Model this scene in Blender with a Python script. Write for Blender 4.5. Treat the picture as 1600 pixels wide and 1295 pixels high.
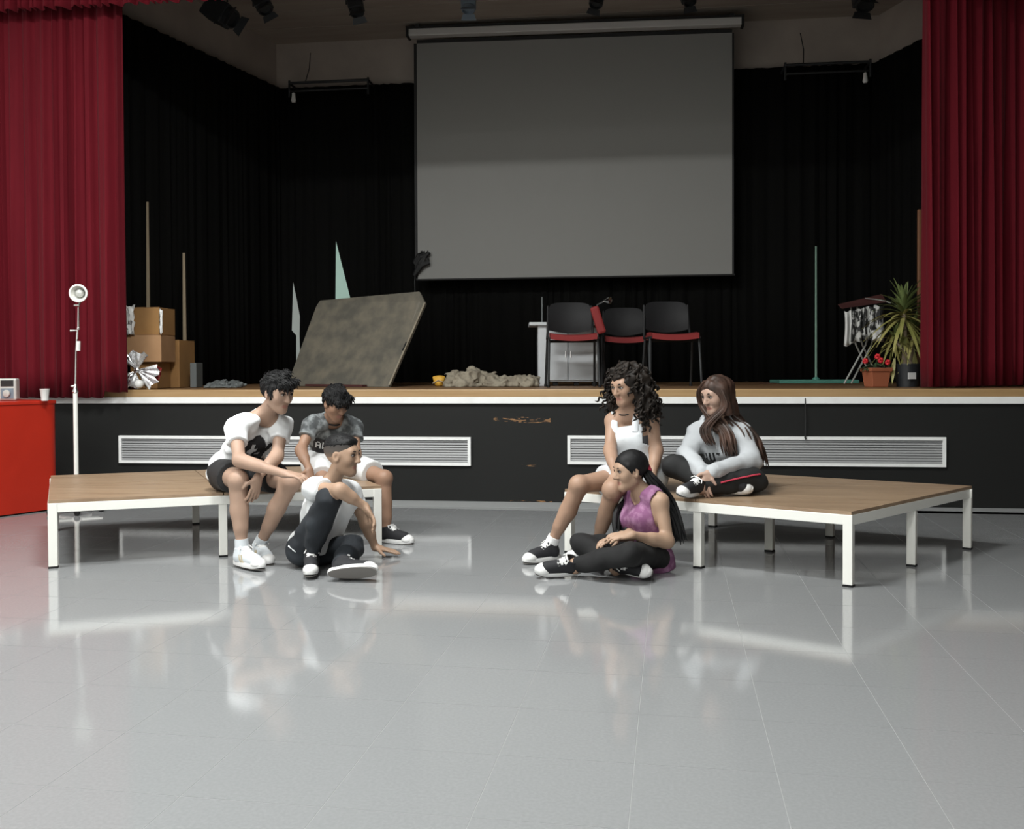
import bpy, bmesh, math, random
import numpy as np
from mathutils import Vector, Matrix, Euler
from mathutils.bvhtree import BVHTree

for o in list(bpy.data.objects):
    bpy.data.objects.remove(o, do_unlink=True)
scene = bpy.context.scene
COL = scene.collection

# ------------------------------------------------------------------ camera
F = 1500.0; CAM_H = 1.17
YAW = math.radians(7.2); PITCH = math.radians(1.0); ROLL = math.radians(-0.26)
CY = 572 + F*math.tan(PITCH)
cam_data = bpy.data.cameras.new('camera')
cam_data.sensor_fit = 'HORIZONTAL'; cam_data.sensor_width = 36.0
cam_data.lens = 36.0*F/1600.0
cam_data.shift_y = (CY - 647.5)/1600.0
cam_data.clip_end = 100
cam = bpy.data.objects.new('camera', cam_data); COL.objects.link(cam)
RM = (Matrix.Rotation(YAW, 3, 'Z') @ Matrix.Rotation(math.pi/2 - PITCH, 3, 'X') @ Matrix.Rotation(ROLL, 3, 'Z'))
cam.matrix_world = Matrix.Translation((0, 0, CAM_H)) @ RM.to_4x4()
scene.camera = cam
CP = Vector((0, 0, CAM_H))
CR = Vector((math.cos(YAW), math.sin(YAW), 0)); CF = Vector((-math.sin(YAW), math.cos(YAW), 0)); CU = Vector((0, 0, 1))
def ray(px, py): return RM @ Vector(((px-800)/F, -(py-CY)/F, -1))
def J(px, py, d): return CP + ray(px, py)*d                     # point at depth d
def at_z(px, py, z): r = ray(px, py); return CP + r*((z-CAM_H)/r.z)
def at_y(px, py, y): r = ray(px, py); return CP + r*(y/r.y)
def dv(r, u, t): return (CR*r + CU*u - CF*t).normalized()      # right, up, toward the hall

# ------------------------------------------------------------------ world, light, exposure
w = bpy.data.worlds.new('world'); scene.world = w; w.use_nodes = True
w.node_tree.nodes['Background'].inputs[0].default_value = (.6, .63, .62, 1)
w.node_tree.nodes['Background'].inputs[1].default_value = 0.02
scene.view_settings.view_transform = 'Standard'
scene.view_settings.look = 'None'
scene.view_settings.exposure = 0.27
scene.view_settings.gamma = 1.0
scene.view_settings.use_curve_mapping = False
LAMPS = [(-4.4, -3.4, 105), (-4.4, .4, 80), (-4.4, 4.1, 150), (-1.2, -3.4, 115), (-1.2, .4, 110), (-1.5, 4.1, 230)]
HALL_Z = 5.3
for (x, y, p) in LAMPS:
    ld = bpy.data.lights.new('hall_light', 'AREA'); ld.shape = 'RECTANGLE'; ld.size = 1.2; ld.size_y = .55
    ld.energy = p; ld.color = (.985, 1.0, .98)
    lo = bpy.data.objects.new('hall_light', ld); COL.objects.link(lo); lo.location = (x, y, HALL_Z-.13)

# ------------------------------------------------------------------ materials
MATS = {}
def mat(name, col, rough=.6, metal=0., spec=.5, noise=None, bump=None, emit=None, sheen=0, wave=None, coat=0):
    """noise=(scale, colour2, lo, hi[, stretch]); bump=(scale, strength)"""
    if name in MATS: return MATS[name]
    m = bpy.data.materials.new(name); m.use_nodes = True; MATS[name] = m
    nt = m.node_tree; b = nt.nodes['Principled BSDF']
    def c4(c): return (c[0], c[1], c[2], 1)
    b.inputs['Base Color'].default_value = c4(col); b.inputs['Roughness'].default_value = rough
    b.inputs['Metallic'].default_value = metal; b.inputs['Specular IOR Level'].default_value = spec
    if sheen: b.inputs['Sheen Weight'].default_value = sheen
    if coat: b.inputs['Coat Weight'].default_value = coat; b.inputs['Coat Roughness'].default_value = .15
    tc = nt.nodes.new('ShaderNodeTexCoord')
    if noise:
        mp = nt.nodes.new('ShaderNodeMapping'); nt.links.new(tc.outputs['Object'], mp.inputs[0])
        if len(noise) > 4: mp.inputs['Scale'].default_value = noise[4]
        n = nt.nodes.new('ShaderNodeTexNoise'); n.inputs['Scale'].default_value = noise[0]; n.inputs['Detail'].default_value = 5
        r = nt.nodes.new('ShaderNodeValToRGB'); r.color_ramp.elements[0].position = noise[2]; r.color_ramp.elements[1].position = noise[3]
        r.color_ramp.elements[0].color = c4(col); r.color_ramp.elements[1].color = c4(noise[1])
        nt.links.new(mp.outputs[0], n.inputs[0]); nt.links.new(n.outputs[0], r.inputs[0]); nt.links.new(r.outputs[0], b.inputs['Base Color'])
    if bump:
        n2 = nt.nodes.new('ShaderNodeTexNoise'); n2.inputs['Scale'].default_value = bump[0]; n2.inputs['Detail'].default_value = 4
        mp2 = nt.nodes.new('ShaderNodeMapping'); nt.links.new(tc.outputs['Object'], mp2.inputs[0])
        if len(bump) > 2: mp2.inputs['Scale'].default_value = bump[2]
        bp = nt.nodes.new('ShaderNodeBump'); bp.inputs['Strength'].default_value = bump[1]; bp.inputs['Distance'].default_value = .01
        nt.links.new(mp2.outputs[0], n2.inputs[0]); nt.links.new(n2.outputs[0], bp.inputs['Height']); nt.links.new(bp.outputs[0], b.inputs['Normal'])
    if emit:
        b.inputs['Emission Color'].default_value = c4(emit[0]); b.inputs['Emission Strength'].default_value = emit[1]
    return m

M_tile = mat('floor_tile', (.24, .247, .251), .065, spec=.7, noise=(90, (.265, .272, .276), .35, .7), bump=(300, .008))
M_joint = mat('floor_joint', (.33, .34, .34), .3)
M_tile_l = M_tile
M_black_wall = mat('stage_front_black', (.009, .0095, .009), .65, spec=.3)
M_white_trim = mat('white_trim', (.84, .85, .84), .5, noise=(6, (.76, .76, .74), .5, .8))
M_nosing = mat('nosing_wood', (.33, .205, .09), .4, noise=(3, (.40, .26, .125), .3, .7, (.6, 6, 14)))
M_stage_floor = mat('stage_floor_wood', (.20, .11, .05), .45, noise=(3, (.15, .08, .035), .3, .7, (.5, 6, 6)))
M_plaster = mat('stage_plaster', (.40, .345, .30), .85, noise=(2.2, (.33, .285, .25), .35, .7))
M_ceilboard = mat('stage_ceiling_board', (.36, .31, .26), .8, noise=(2.5, (.30, .25, .21), .35, .7, (.4, 3, 1)))
M_hall_wall = mat('hall_wall', (.78, .78, .76), .8)
M_hall_ceil = mat('hall_ceiling', (.78, .78, .76), .85)
M_red_cur = mat('red_velvet', (.125, .0055, .012), .8, spec=.12, noise=(9, (.10, .0045, .010), .3, .75, (1, 1, .15)), sheen=.04)
M_black_cur = mat('black_drape', (.0045, .0045, .0042), .9, spec=.1)
M_screen = mat('screen_fabric', (.26, .258, .246), .85)
M_scr_black = mat('screen_black', (.012, .012, .012), .7)
M_housing = mat('screen_housing', (.55, .54, .52), .5)
M_dark_metal = mat('dark_metal', (.03, .032, .034), .45, metal=.3)
M_chrome = mat('chrome', (.75, .74, .72), .18, metal=1)
M_white_paint = mat('white_metal_paint', (.80, .80, .755), .4)
M_plank = mat('platform_wood', (.25, .168, .105), .36, noise=(2.4, (.34, .24, .155), .3, .72, (.7, 5, 5)), bump=(40, .03))
M_red = mat('red_laminate', (.40, .020, .008), .45, spec=.3, noise=(4, (.36, .017, .0065), .3, .7))
M_card = mat('cardboard', (.42, .24, .12), .8, noise=(5, (.36, .20, .095), .35, .7))
M_card_dk = mat('cardboard_dark', (.34, .18, .06), .8, noise=(4, (.27, .14, .05), .35, .7))
M_foil = mat('foil', (.85, .85, .86), .22, metal=1, bump=(30, .5))
M_plastic_w = mat('white_plastic', (.72, .72, .7), .35)
M_gray = mat('gray_panel', (.10, .11, .11), .6)
M_lath = mat('lath_wood', (.34, .27, .18), .7)
M_board = mat('mottled_board', (.15, .132, .10), .7, noise=(7, (.085, .08, .065), .35, .66), bump=(25, .25))
M_pgreen = mat('pale_green', (.42, .62, .54), .6)
M_pgray = mat('pale_gray', (.36, .40, .38), .6)
M_teal = mat('teal', (.08, .25, .20), .5)
M_greenpole = mat('green_pole', (.22, .36, .28), .45)
M_cloth_heap = mat('heap_cloth', (.28, .25, .19), .9, noise=(9, (.21, .18, .135), .35, .7))
M_yellow = mat('yellow', (.62, .34, .04), .6)
M_desk = mat('desk_white', (.52, .54, .56), .5)
M_chair_blk = mat('chair_black', (.007, .007, .008), .6, spec=.3)
M_chair_red = mat('chair_red', (.20, .012, .012), .7)
M_terra = mat('terracotta', (.33, .10, .045), .75)
M_leafdk = mat('leaf_dark', (.045, .08, .035), .5)
M_leaf = mat('yucca_leaf', (.22, .23, .06), .5, noise=(6, (.38, .33, .12), .35, .7))
M_leaf2 = mat('yucca_leaf_green', (.13, .17, .055), .5)
M_trunk = mat('yucca_trunk', (.32, .25, .18), .8)
M_flower = mat('red_flower', (.60, .02, .03), .6)
M_pot = mat('black_pot', (.02, .022, .025), .4)
M_soil = mat('soil', (.05, .035, .025), .95)
M_paper = mat('paper_white', (.75, .75, .74), .6)
M_darkred = mat('dark_red_top', (.06, .016, .014), .7)
M_lace = mat('patterned_cloth', (.55, .55, .53), .85, noise=(20, (.03, .03, .03), .47, .53, (1, 1, .6)))
M_cup = mat('cup_white', (.82, .82, .8), .4)
M_silver = mat('silver_plastic', (.55, .56, .53), .35, metal=.3)
M_brownpost = mat('brown_post', (.17, .07, .03), .6)
M_bluegray = mat('bluegray', (.16, .20, .24), .5)
M_lamp_on = mat('lamp_diffuser', (.9, .9, .88), .5, emit=((1, .98, .95), 4))
M_grille = mat('grille_slat', (.30, .305, .31), .5)
M_grille_bk = mat('grille_back', (.25, .25, .26), .7)

# stage front: worn scratches showing the wood below
def scratch_material():
    m = M_black_wall; nt = m.node_tree; b = nt.nodes['Principled BSDF']
    tc = nt.nodes.new('ShaderNodeTexCoord'); sep = nt.nodes.new('ShaderNodeSeparateXYZ'); nt.links.new(tc.outputs['Object'], sep.inputs[0])
    def band(axis, c, hw):
        s = nt.nodes.new('ShaderNodeMath'); s.operation = 'SUBTRACT'; nt.links.new(sep.outputs[axis], s.inputs[0]); s.inputs[1].default_value = c
        a = nt.nodes.new('ShaderNodeMath'); a.operation = 'ABSOLUTE'; nt.links.new(s.outputs[0], a.inputs[0])
        l = nt.nodes.new('ShaderNodeMath'); l.operation = 'LESS_THAN'; nt.links.new(a.outputs[0], l.inputs[0]); l.inputs[1].default_value = hw
        return l
    n = nt.nodes.new('ShaderNodeTexNoise'); n.inputs['Scale'].default_value = 10; n.inputs['Detail'].default_value = 6
    mp = nt.nodes.new('ShaderNodeMapping'); mp.inputs['Scale'].default_value = (1.2, 1, 9); nt.links.new(tc.outputs['Object'], mp.inputs[0]); nt.links.new(mp.outputs[0], n.inputs[0])
    gt = nt.nodes.new('ShaderNodeMath'); gt.operation = 'GREATER_THAN'; nt.links.new(n.outputs[0], gt.inputs[0]); gt.inputs[1].default_value = .56
    tot = None
    for (px, py, hx, hz) in ((800, 655, .16, .022), (835, 657, .14, .02), (828, 727, .07, .008), (830, 783, .18, .006)):
        p = at_y(px, py, 8.2)
        a = band(0, p.x, hx); c = band(2, p.z, hz)
        mu = nt.nodes.new('ShaderNodeMath'); mu.operation = 'MULTIPLY'; nt.links.new(a.outputs[0], mu.inputs[0]); nt.links.new(c.outputs[0], mu.inputs[1])
        if tot is None: tot = mu
        else:
            mx = nt.nodes.new('ShaderNodeMath'); mx.operation = 'MAXIMUM'; nt.links.new(tot.outputs[0], mx.inputs[0]); nt.links.new(mu.outputs[0], mx.inputs[1]); tot = mx
    fin = nt.nodes.new('ShaderNodeMath'); fin.operation = 'MULTIPLY'; nt.links.new(tot.outputs[0], fin.inputs[0]); nt.links.new(gt.outputs[0], fin.inputs[1])
    mix = nt.nodes.new('ShaderNodeMix'); mix.data_type = 'RGBA'
    mix.inputs[6].default_value = (.009, .0095, .009, 1); mix.inputs[7].default_value = (.30, .16, .07, 1)
    nt.links.new(fin.outputs[0], mix.inputs[0]); nt.links.new(mix.outputs[2], b.inputs['Base Color'])
scratch_material()

# ------------------------------------------------------------------ mesh helpers
W = {}
def tag(o, label=None, cat=None, group=None, kind=None):
    if label: o['label'] = label
    if cat: o['category'] = cat
    if group: o['group'] = group
    if kind: o['kind'] = kind
    return o
def root(name, loc, label, cat, group=None):
    o = bpy.data.objects.new(name, None); COL.objects.link(o); o.location = loc; o.empty_display_size = .1
    W[o.name] = Vector(loc)
    return tag(o, label, cat, group)
def link(name, me, m=None, parent=None, smooth=False):
    o = bpy.data.objects.new(name, me); COL.objects.link(o)
    if m is not None and not me.materials:
        for mm in (m if isinstance(m, (list, tuple)) else [m]): me.materials.append(mm)
    if smooth:
        me.polygons.foreach_set('use_smooth', [True]*len(me.polygons))
    if parent is not None:
        o.parent = parent; o.matrix_parent_inverse = Matrix.Translation(-W.get(parent.name, Vector((0, 0, 0))))
    W[o.name] = Vector((0, 0, 0))
    return o

class MB:
    """collects verts / faces in world coordinates"""
    def __init__(s): s.v = []; s.f = []; s.mi = []; s.cur = 0
    def add(s, vs, fs):
        n = len(s.v); s.v += [tuple(p) for p in vs]; s.f += [tuple(i+n for i in f) for f in fs]; s.mi += [s.cur]*len(fs)
        return s
    def box(s, c, size, rot=None, taper=1.0):
        hx, hy, hz = size[0]/2, size[1]/2, size[2]/2
        vs = []
        for z in (-1, 1):
            k = taper if z > 0 else 1
            for x, y in ((-1, -1), (1, -1), (1, 1), (-1, 1)):
                p = Vector((x*hx*k, y*hy*k, z*hz))
                if rot is not None: p = rot @ p
                vs.append(Vector(c)+p)
        return s.add(vs, [(3, 2, 1, 0), (4, 5, 6, 7), (0, 1, 5, 4), (1, 2, 6, 5), (2, 3, 7, 6), (3, 0, 4, 7)])
    def hexa(s, b, t):
        """b, t: four corners each, counter-clockwise seen from above"""
        return s.add(list(b)+list(t), [(3, 2, 1, 0), (4, 5, 6, 7), (0, 1, 5, 4), (1, 2, 6, 5), (2, 3, 7, 6), (3, 0, 4, 7)])
    def tube(s, pts, r, n=10, cap=True, flat=1.0):
        pts = [Vector(p) for p in pts]
        rs = r if isinstance(r, (list, tuple)) else [r]*len(pts)
        rings = []; prev = None
        for i, p in enumerate(pts):
            t = (pts[min(i+1, len(pts)-1)] - pts[max(i-1, 0)])
            if t.length < 1e-9: t = Vector((0, 0, 1))
            t.normalize()
            if prev is None:
                a = Vector((0, 0, 1)) if abs(t.z) < .9 else Vector((0, 1, 0))
                u = t.cross(a).normalized()
            else:
                u = (prev - t*prev.dot(t))
                u = u.normalized() if u.length > 1e-6 else t.orthogonal().normalized()
            prev = u; v = t.cross(u)
            rings.append([p + (u*math.cos(2*math.pi*k/n) + v*math.sin(2*math.pi*k/n)*flat)*rs[i] for k in range(n)])
        vs = [q for ring in rings for q in ring]; fs = []
        for i in range(len(rings)-1):
            for k in range(n):
                a = i*n+k; b = i*n+(k+1) % n
                fs.append((a, b, b+n, a+n))
        if cap:
            fs.append(tuple(range(n-1, -1, -1))); m = (len(rings)-1)*n; fs.append(tuple(m+k for k in range(n)))
        return s.add(vs, fs)
    def lathe(s, c, prof, n=24, rot=None):
        """prof: list of (r, z)"""
        vs = []; fs = []
        for r, z in prof:
            for k in range(n):
                p = Vector((r*math.cos(2*math.pi*k/n), r*math.sin(2*math.pi*k/n), z))
                if rot is not None: p = rot @ p
                vs.append(Vector(c)+p)
        for i in range(len(prof)-1):
            for k in range(n):
                a = i*n+k; b = i*n+(k+1) % n; fs.append((a, b, b+n, a+n))
        fs.append(tuple(range(n-1, -1, -1))); m = (len(prof)-1)*n; fs.append(tuple(m+k for k in range(n)))
        return s.add(vs, fs)
    def sphere(s, c, r, n=14, m=8, rot=None):
        rr = r if isinstance(r, (tuple, list, Vector)) else (r, r, r)
        vs = []; fs = []
        for i in range(m+1):
            th = math.pi*i/m
            for k in range(n):
                p = Vector((rr[0]*math.sin(th)*math.cos(2*math.pi*k/n), rr[1]*math.sin(th)*math.sin(2*math.pi*k/n), -rr[2]*math.cos(th)))
                if rot is not None: p = rot @ p
                vs.append(Vector(c)+p)
        for i in range(m):
            for k in range(n):
                a = i*n+k; b = i*n+(k+1) % n; fs.append((a, b, b+n, a+n))
        return s.add(vs, fs)
    def slab(s, poly, thick):
        """poly: planar loop of points; thick: vector"""
        n = len(poly); t = Vector(thick)
        vs = [Vector(p) for p in poly]+[Vector(p)+t for p in poly]
        fs = [tuple(range(n-1, -1, -1)), tuple(range(n, 2*n))]+[(i, (i+1) % n, (i+1) % n+n, i+n) for i in range(n)]
        return s.add(vs, fs)
    def mesh(s, name='m'):
        me = bpy.data.meshes.new(name); me.from_pydata(s.v, [], s.f); me.polygons.foreach_set('material_index', s.mi)
        bm = bmesh.new(); bm.from_mesh(me); bmesh.ops.recalc_face_normals(bm, faces=bm.faces); bm.to_mesh(me); bm.free()
        me.update(); return me
    def build(s, name, m, parent=None, smooth=False, bevel=0):
        o = link(name, s.mesh(name), m, parent, smooth)
        if bevel:
            b = o.modifiers.new('b', 'BEVEL'); b.width = bevel; b.segments = 2; b.limit_method = 'ANGLE'
        if smooth:
            try: o.data.set_sharp_from_angle(angle=math.radians(40))
            except Exception: pass
        return o
def struct(o): o['kind'] = 'structure'; return o

# ------------------------------------------------------------------ setting
HS = 0.971; YS = 8.2; YB = 11.6; CEIL = 5.24
XL, XR, YBK = -7.5, 6.0, -4.5
fl = struct(MB().box(((XL+XR)/2, (YBK+YS)/2, -.0506), (XR-XL, YS-YBK, .1)).build('floor', M_joint))
# floor tiles, 40 cm, laid almost square to the stage
TS = .405; TA = math.radians(-2.2); tc_, ts_ = math.cos(TA), math.sin(TA); T0 = Vector((-.015, 2.42))
g = .0011
tile_me = MB().box((0, 0, -.0065), (TS-2*g, TS-2*g, .013)).mesh('tile'); tile_me.materials.append(M_tile)
cells = []
for i in range(-24, 24):
    for k in range(-20, 20):
        lx, ly = (i+.5)*TS, (k+.5)*TS
        x = T0.x + lx*tc_ - ly*ts_; y = T0.y + lx*ts_ + ly*tc_
        if x < XL+.3 or x > XR-.3 or y < YBK+.3 or y > YS-.33: continue
        q = RM.transposed() @ (Vector((x, y, 0)) - CP); d = -q.z
        vis = False
        if d > 1.5:
            px = 800+F*q.x/d; py = CY - F*q.y/d
            vis = -60 < px < 1660 and py < 1360
        cells.append((0 if vis else 1, math.hypot(x, y), x, y))
cells.sort()
rest = MB()
for n, (v, dd, x, y) in enumerate(cells):
    if v == 0 and n < 300:
        o = bpy.data.objects.new('tile', tile_me); COL.objects.link(o); o.parent = fl; o.location = (x, y, 0); o.rotation_euler = (0, 0, TA)
    else:
        rest.box((x, y, -.0065), (TS-2*g, TS-2*g, .013), Matrix.Rotation(TA, 3, 'Z'))
tag(rest.build('tile_field', M_tile, fl), kind='stuff')
# pale strip along the foot of the stage
struct(MB().box(((XL+XR)/2, YS-.165, -.002), (XR-XL, .33, .004)).build('trim_1', mat('strip', (.34, .35, .35), .4)))

struct(MB().box(((XL+XR)/2, YS+.05, .425), (XR-XL, .1, .846)).build('wall_stage', M_black_wall))
struct(MB().box(((XL+XR)/2, YS+.035, .8765), (XR-XL, .13, .057)).build('trim_2', M_white_trim, bevel=.004))
struct(MB().box(((XL+XR)/2, YS+.04, .938), (XR-XL, .11, .066)).build('trim_3', M_nosing, bevel=.006))
sf = struct(MB().box(((XL+XR)/2, (YS+.095+12.6)/2, HS-.025), (XR-XL, 12.6-YS-.095, .05)).build('floor', M_stage_floor))

# drape / wall plan of the stage box
DTOP = 4.65
bl = at_y(440, 137, YB); br = at_y(1362, 115, YB)
fl_ = at_z(197, 25, DTOP); fr_ = at_z(1440, 60, DTOP)
def plan_ext(a, b, t): return (a.x+(b.x-a.x)*t, a.y+(b.y-a.y)*t)
pl0 = plan_ext(bl, fl_, (bl.y-8.6)/(bl.y-fl_.y)); pr0 = plan_ext(br, fr_, (br.y-9.2)/(br.y-fr_.y))
def wall_seg(name, a, b, z0, z1, th, m):
    a = Vector((a[0], a[1], 0)); b = Vector((b[0], b[1], 0)); n = (b-a).cross(Vector((0, 0, 1))).normalized()*th
    return struct(MB().hexa([a+Vector((0, 0, z0)), b+Vector((0, 0, z0)), b+n+Vector((0, 0, z0)), a+n+Vector((0, 0, z0))],
                            [a+Vector((0, 0, z1)), b+Vector((0, 0, z1)), b+n+Vector((0, 0, z1)), a+n+Vector((0, 0, z1))]).build(name, m))
wall_seg('wall_back', (5.0, YB+.1), (-6.5, YB+.1), HS, CEIL, .15, M_plaster)
wall_seg('wall_left', (bl.x-.1, YB+.12), (pl0[0]-.1, pl0[1]), HS, CEIL, .12, M_plaster)
wall_seg('wall_right', (pr0[0]+.1, pr0[1]), (br.x+.1, YB+.12), HS, CEIL, .12, M_plaster)
cl = struct(MB().box(((XL+XR)/2, (8.35+YB+.3)/2, CEIL+.06), (XR-XL, YB+.3-8.35, .06)).build('ceiling', M_gray))
for k in range(6):
    y1 = YB+.1-.53*k; y0 = max(y1-.51, 8.4)
    MB().box((-.7, (y0+y1)/2, CEIL+.012), (10.6, y1-y0, .03)).build('board', M_ceilboard, cl)
# ceiling trunking above the left wall
# hall shell (behind and above the frame)
struct(MB().box(((XL+XR)/2, (YBK+8.4)/2, HALL_Z+.05), (XR-XL+.4, 8.4-YBK, .1)).build('ceiling', M_hall_ceil))
struct(MB().box((XL-.06, (YBK+12.2)/2, 2.7), (.12, 12.6-YBK, 5.4)).build('wall_left', M_hall_wall))
struct(MB().box((XR+.06, (YBK+12.2)/2, 2.7), (.12, 12.6-YBK, 5.4)).build('wall_right', mat('hall_wall_dark', (.07, .045, .03), .7)))  # unseen wall, coloured dark to cut bounced light on the right curtain
struct(MB().box(((XL+XR)/2, YBK-.06, 2.7), (XR-XL+.24, .12, 5.4)).build('wall_rear', M_hall_wall))
VAL_Z = at_y(100, 12, 7.9).z
struct(MB().box(((XL+XR)/2, 8.35, (VAL_Z+.24+5.35)/2), (XR-XL, .14, 5.35-VAL_Z-.24)).build('wall_front', M_hall_wall))
for k, (x, y, p) in enumerate(LAMPS):
    rt = root('ceiling_light', (x, y, HALL_Z-.1), 'white fluorescent ceiling fitting lighting the hall in front of the stage', 'ceiling light', 'hall ceiling lights')
    MB().box((x, y, HALL_Z-.05), (1.3, .66, .09)).build('housing', M_white_paint, rt)
    MB().box((x, y, HALL_Z-.1), (1.2, .55, .02)).build('diffuser', M_lamp_on, rt)

# ventilation grilles
def grille(x0, x1, y0, y1, label):
    a = at_y(x0, y1, YS); b = at_y(x1, y0, YS)
    xa, xb, za, zb = a.x, b.x, at_y((x0+x1)/2, y1, YS).z, at_y((x0+x1)/2, y0, YS).z
    rt = root('ventilation_grille', ((xa+xb)/2, YS-.012, za), label, 'grille', 'stage front grilles')
    t = .026
    fr = MB()
    fr.box(((xa+xb)/2, YS-.012, za+t/2), (xb-xa, .03, t)).box(((xa+xb)/2, YS-.012, zb-t/2), (xb-xa, .03, t))
    fr.box((xa+t/2, YS-.012, (za+zb)/2), (t, .03, zb-za-2*t)).box((xb-t/2, YS-.012, (za+zb)/2), (t, .03, zb-za-2*t))
    fr.build('frame', M_white_trim, rt)
    MB().box(((xa+xb)/2, YS-.001, (za+zb)/2), (xb-xa-2*t, .004, zb-za-2*t)).build('back_panel', M_grille_bk, rt)
    n = 9
    me = MB().box((0, 0, 0), (xb-xa-2*t, .004, .017), Matrix.Rotation(math.radians(-28), 3, 'X')).mesh('slat'); me.materials.append(M_grille)
    for k in range(n):
        o = link('slat', me, None, rt); o.location = ((xa+xb)/2, YS-.011, za+t+(zb-za-2*t)*(k+.5)/n)
grille(188, 736, 681.5, 725, 'long white framed slatted grille in stage front behind the three boys')
grille(887, 1477, 681.5, 727, 'long white framed slatted grille in stage front behind the girls on the right platform')
# black cable hanging from the stage edge to the right grille
p0, p1 = at_y(1258, 622, YS-.035), at_y(1258, 684, YS-.035)
tag(MB().tube([p0, p0*.5+p1*.5+Vector((.004, -.004, 0)), p1, p1+Vector((.006, -.004, -.01))], [.004, .004, .007, .009], 8).build('cable', M_scr_black, smooth=True),
    'short black cable end hanging from stage edge over the right grille', 'cable')

# ------------------------------------------------------------------ curtains
def curtain(name, path, z0, z1, amp, lam, m, label, cat, seed=0, rows=14, step=.012, sag=0, hem=None, thick=.006):
    rnd = random.Random(seed)
    P = [Vector((p[0], p[1], 0)) for p in path]
    L = [0]
    for a, b in zip(P, P[1:]): L.append(L[-1]+(b-a).length)
    n = int(L[-1]/step)+1
    # irregular fold phase
    ph = []; c = 0; l = lam
    k1, k2, k3 = rnd.random()*6, rnd.random()*6, rnd.random()*6
    for i in range(n+1):
        s = L[-1]*i/n
        l = lam*(1+.28*math.sin(s*3.1/lam*.35+k1)+.22*math.sin(s*1.7/lam*.6+k2))
        c += 2*math.pi*step/l; ph.append(c)
    vs = []; fs = []
    for r in range(rows+1):
        t = r/rows
        for i in range(n+1):
            s = L[-1]*i/n; j = 0
            while j < len(L)-2 and s > L[j+1]: j += 1
            q = P[j].lerp(P[j+1], (s-L[j])/(L[j+1]-L[j])); d = (P[j+1]-P[j]).normalized(); nn = Vector((d.y, -d.x, 0))
            a = amp*(1.0-.35*t)*(1+.3*math.sin(s*2.3+k3))
            off = a*(math.sin(ph[i]+.35*math.sin(2*t+s*2)) + .35*math.sin(2.3*ph[i]+k2+t*.6))
            zz0 = hem(q.x) if hem else z0
            zz0 += .006*math.sin(ph[i])
            p = q+nn*off + d*(amp*.35*math.sin(ph[i]*.5+t*1.3+k1))
            vs.append((p.x, p.y, zz0+(z1-zz0)*t))
    w_ = n+1
    for r in range(rows):
        for i in range(n): fs.append((r*w_+i, r*w_+i+1, (r+1)*w_+i+1, (r+1)*w_+i))
    o = MB().add(vs, fs).build(name, m, smooth=True)
    sd = o.modifiers.new('s', 'SOLIDIFY'); sd.thickness = thick
    return tag(o, label, cat)
xl1 = at_y(196, 400, 8.07).x; xl0 = at_y(-60, 400, 8.07).x; x165 = at_y(166, 610, 8.07).x
curtain('stage_curtain', [(xl0-.6, 8.07), (xl1, 8.07)], .93, 4.55, .035, .115, M_red_cur,
        'tall red pleated stage curtain gathered at the left behind the lamp stand', 'curtain', 3, hem=lambda x: .905 if x < x165 else .955)
xr0 = at_y(1440, 300, 8.30).x
curtain('stage_curtain', [(xr0, 8.30), (xr0+1.0, 8.92), (xr0+1.9, 8.98)], .975, 4.55, .06, .125, M_red_cur,
        'tall red pleated stage curtain gathered at the right beside the yucca', 'curtain', 8, hem=lambda x: .982)
curtain('valance', [(XL+1, 7.9), (XR-1, 7.9)], VAL_Z, 4.9, .03, .10, M_red_cur, 'red pleated valance across the top of the stage opening', 'valance', 5, rows=4)
curtain('black_drape', [pl0, (bl.x-.01, bl.y+.02)], HS+.004, DTOP, .02, .16, M_black_cur, 'black drape covering the left side of the stage behind the boxes', 'drape', 11, rows=3, step=.02)
curtain('black_drape', [(bl.x-.05, YB), (br.x+.05, YB)], HS+.004, DTOP, .02, .18, M_black_cur, 'wide black drape across the back of the stage behind the screen', 'drape', 12, rows=3, step=.02)
curtain('black_drape', [(br.x+.01, br.y+.02), pr0], HS+.004, DTOP, .02, .16, M_black_cur, 'black drape covering the right side of the stage behind the plants', 'drape', 13, rows=3, step=.02)

# ------------------------------------------------------------------ projection screen
SY = 11.28
c_tl, c_tr, c_bl, c_br = at_y(651, 68, SY), at_y(1144, 51, SY), at_y(653, 436, SY), at_y(1144, 428, SY)
rt = root('projection_screen', c_bl, 'large pale grey projection screen hanging at the back of the stage', 'screen')
th = Vector((0, .006, 0))
MB().slab([c_bl, c_br, c_tr, c_tl], th).build('fabric', M_screen, rt)
bw = .035
for (a, b, ofs) in ((c_bl, c_tl, Vector((-bw, 0, 0))), (c_br, c_tr, Vector((bw*.6, 0, 0))), (c_tl, c_tr, Vector((0, 0, bw*1.2)))):
    MB().slab([a, b, b+ofs, a+ofs], th).build('border', M_scr_black, rt)
MB().tube([c_bl+Vector((-.03, 0, -.01)), c_br+Vector((.03, 0, -.01))], .012, 8).build('bottom_bar', M_scr_black, rt)
h0, h1 = at_y(638, 58, SY-.06), at_y(1160, 40, SY-.06)
hh = .085
MB().hexa([h0+Vector((0, -.05, 0)), h1+Vector((0, -.05, 0)), h1+Vector((0, .07, 0)), h0+Vector((0, .07, 0))],
          [h0+Vector((0, -.05, hh)), h1+Vector((0, -.05, hh)), h1+Vector((0, .07, hh)), h0+Vector((0, .07, hh))]).build('housing', M_housing, rt, bevel=.012)
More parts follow.
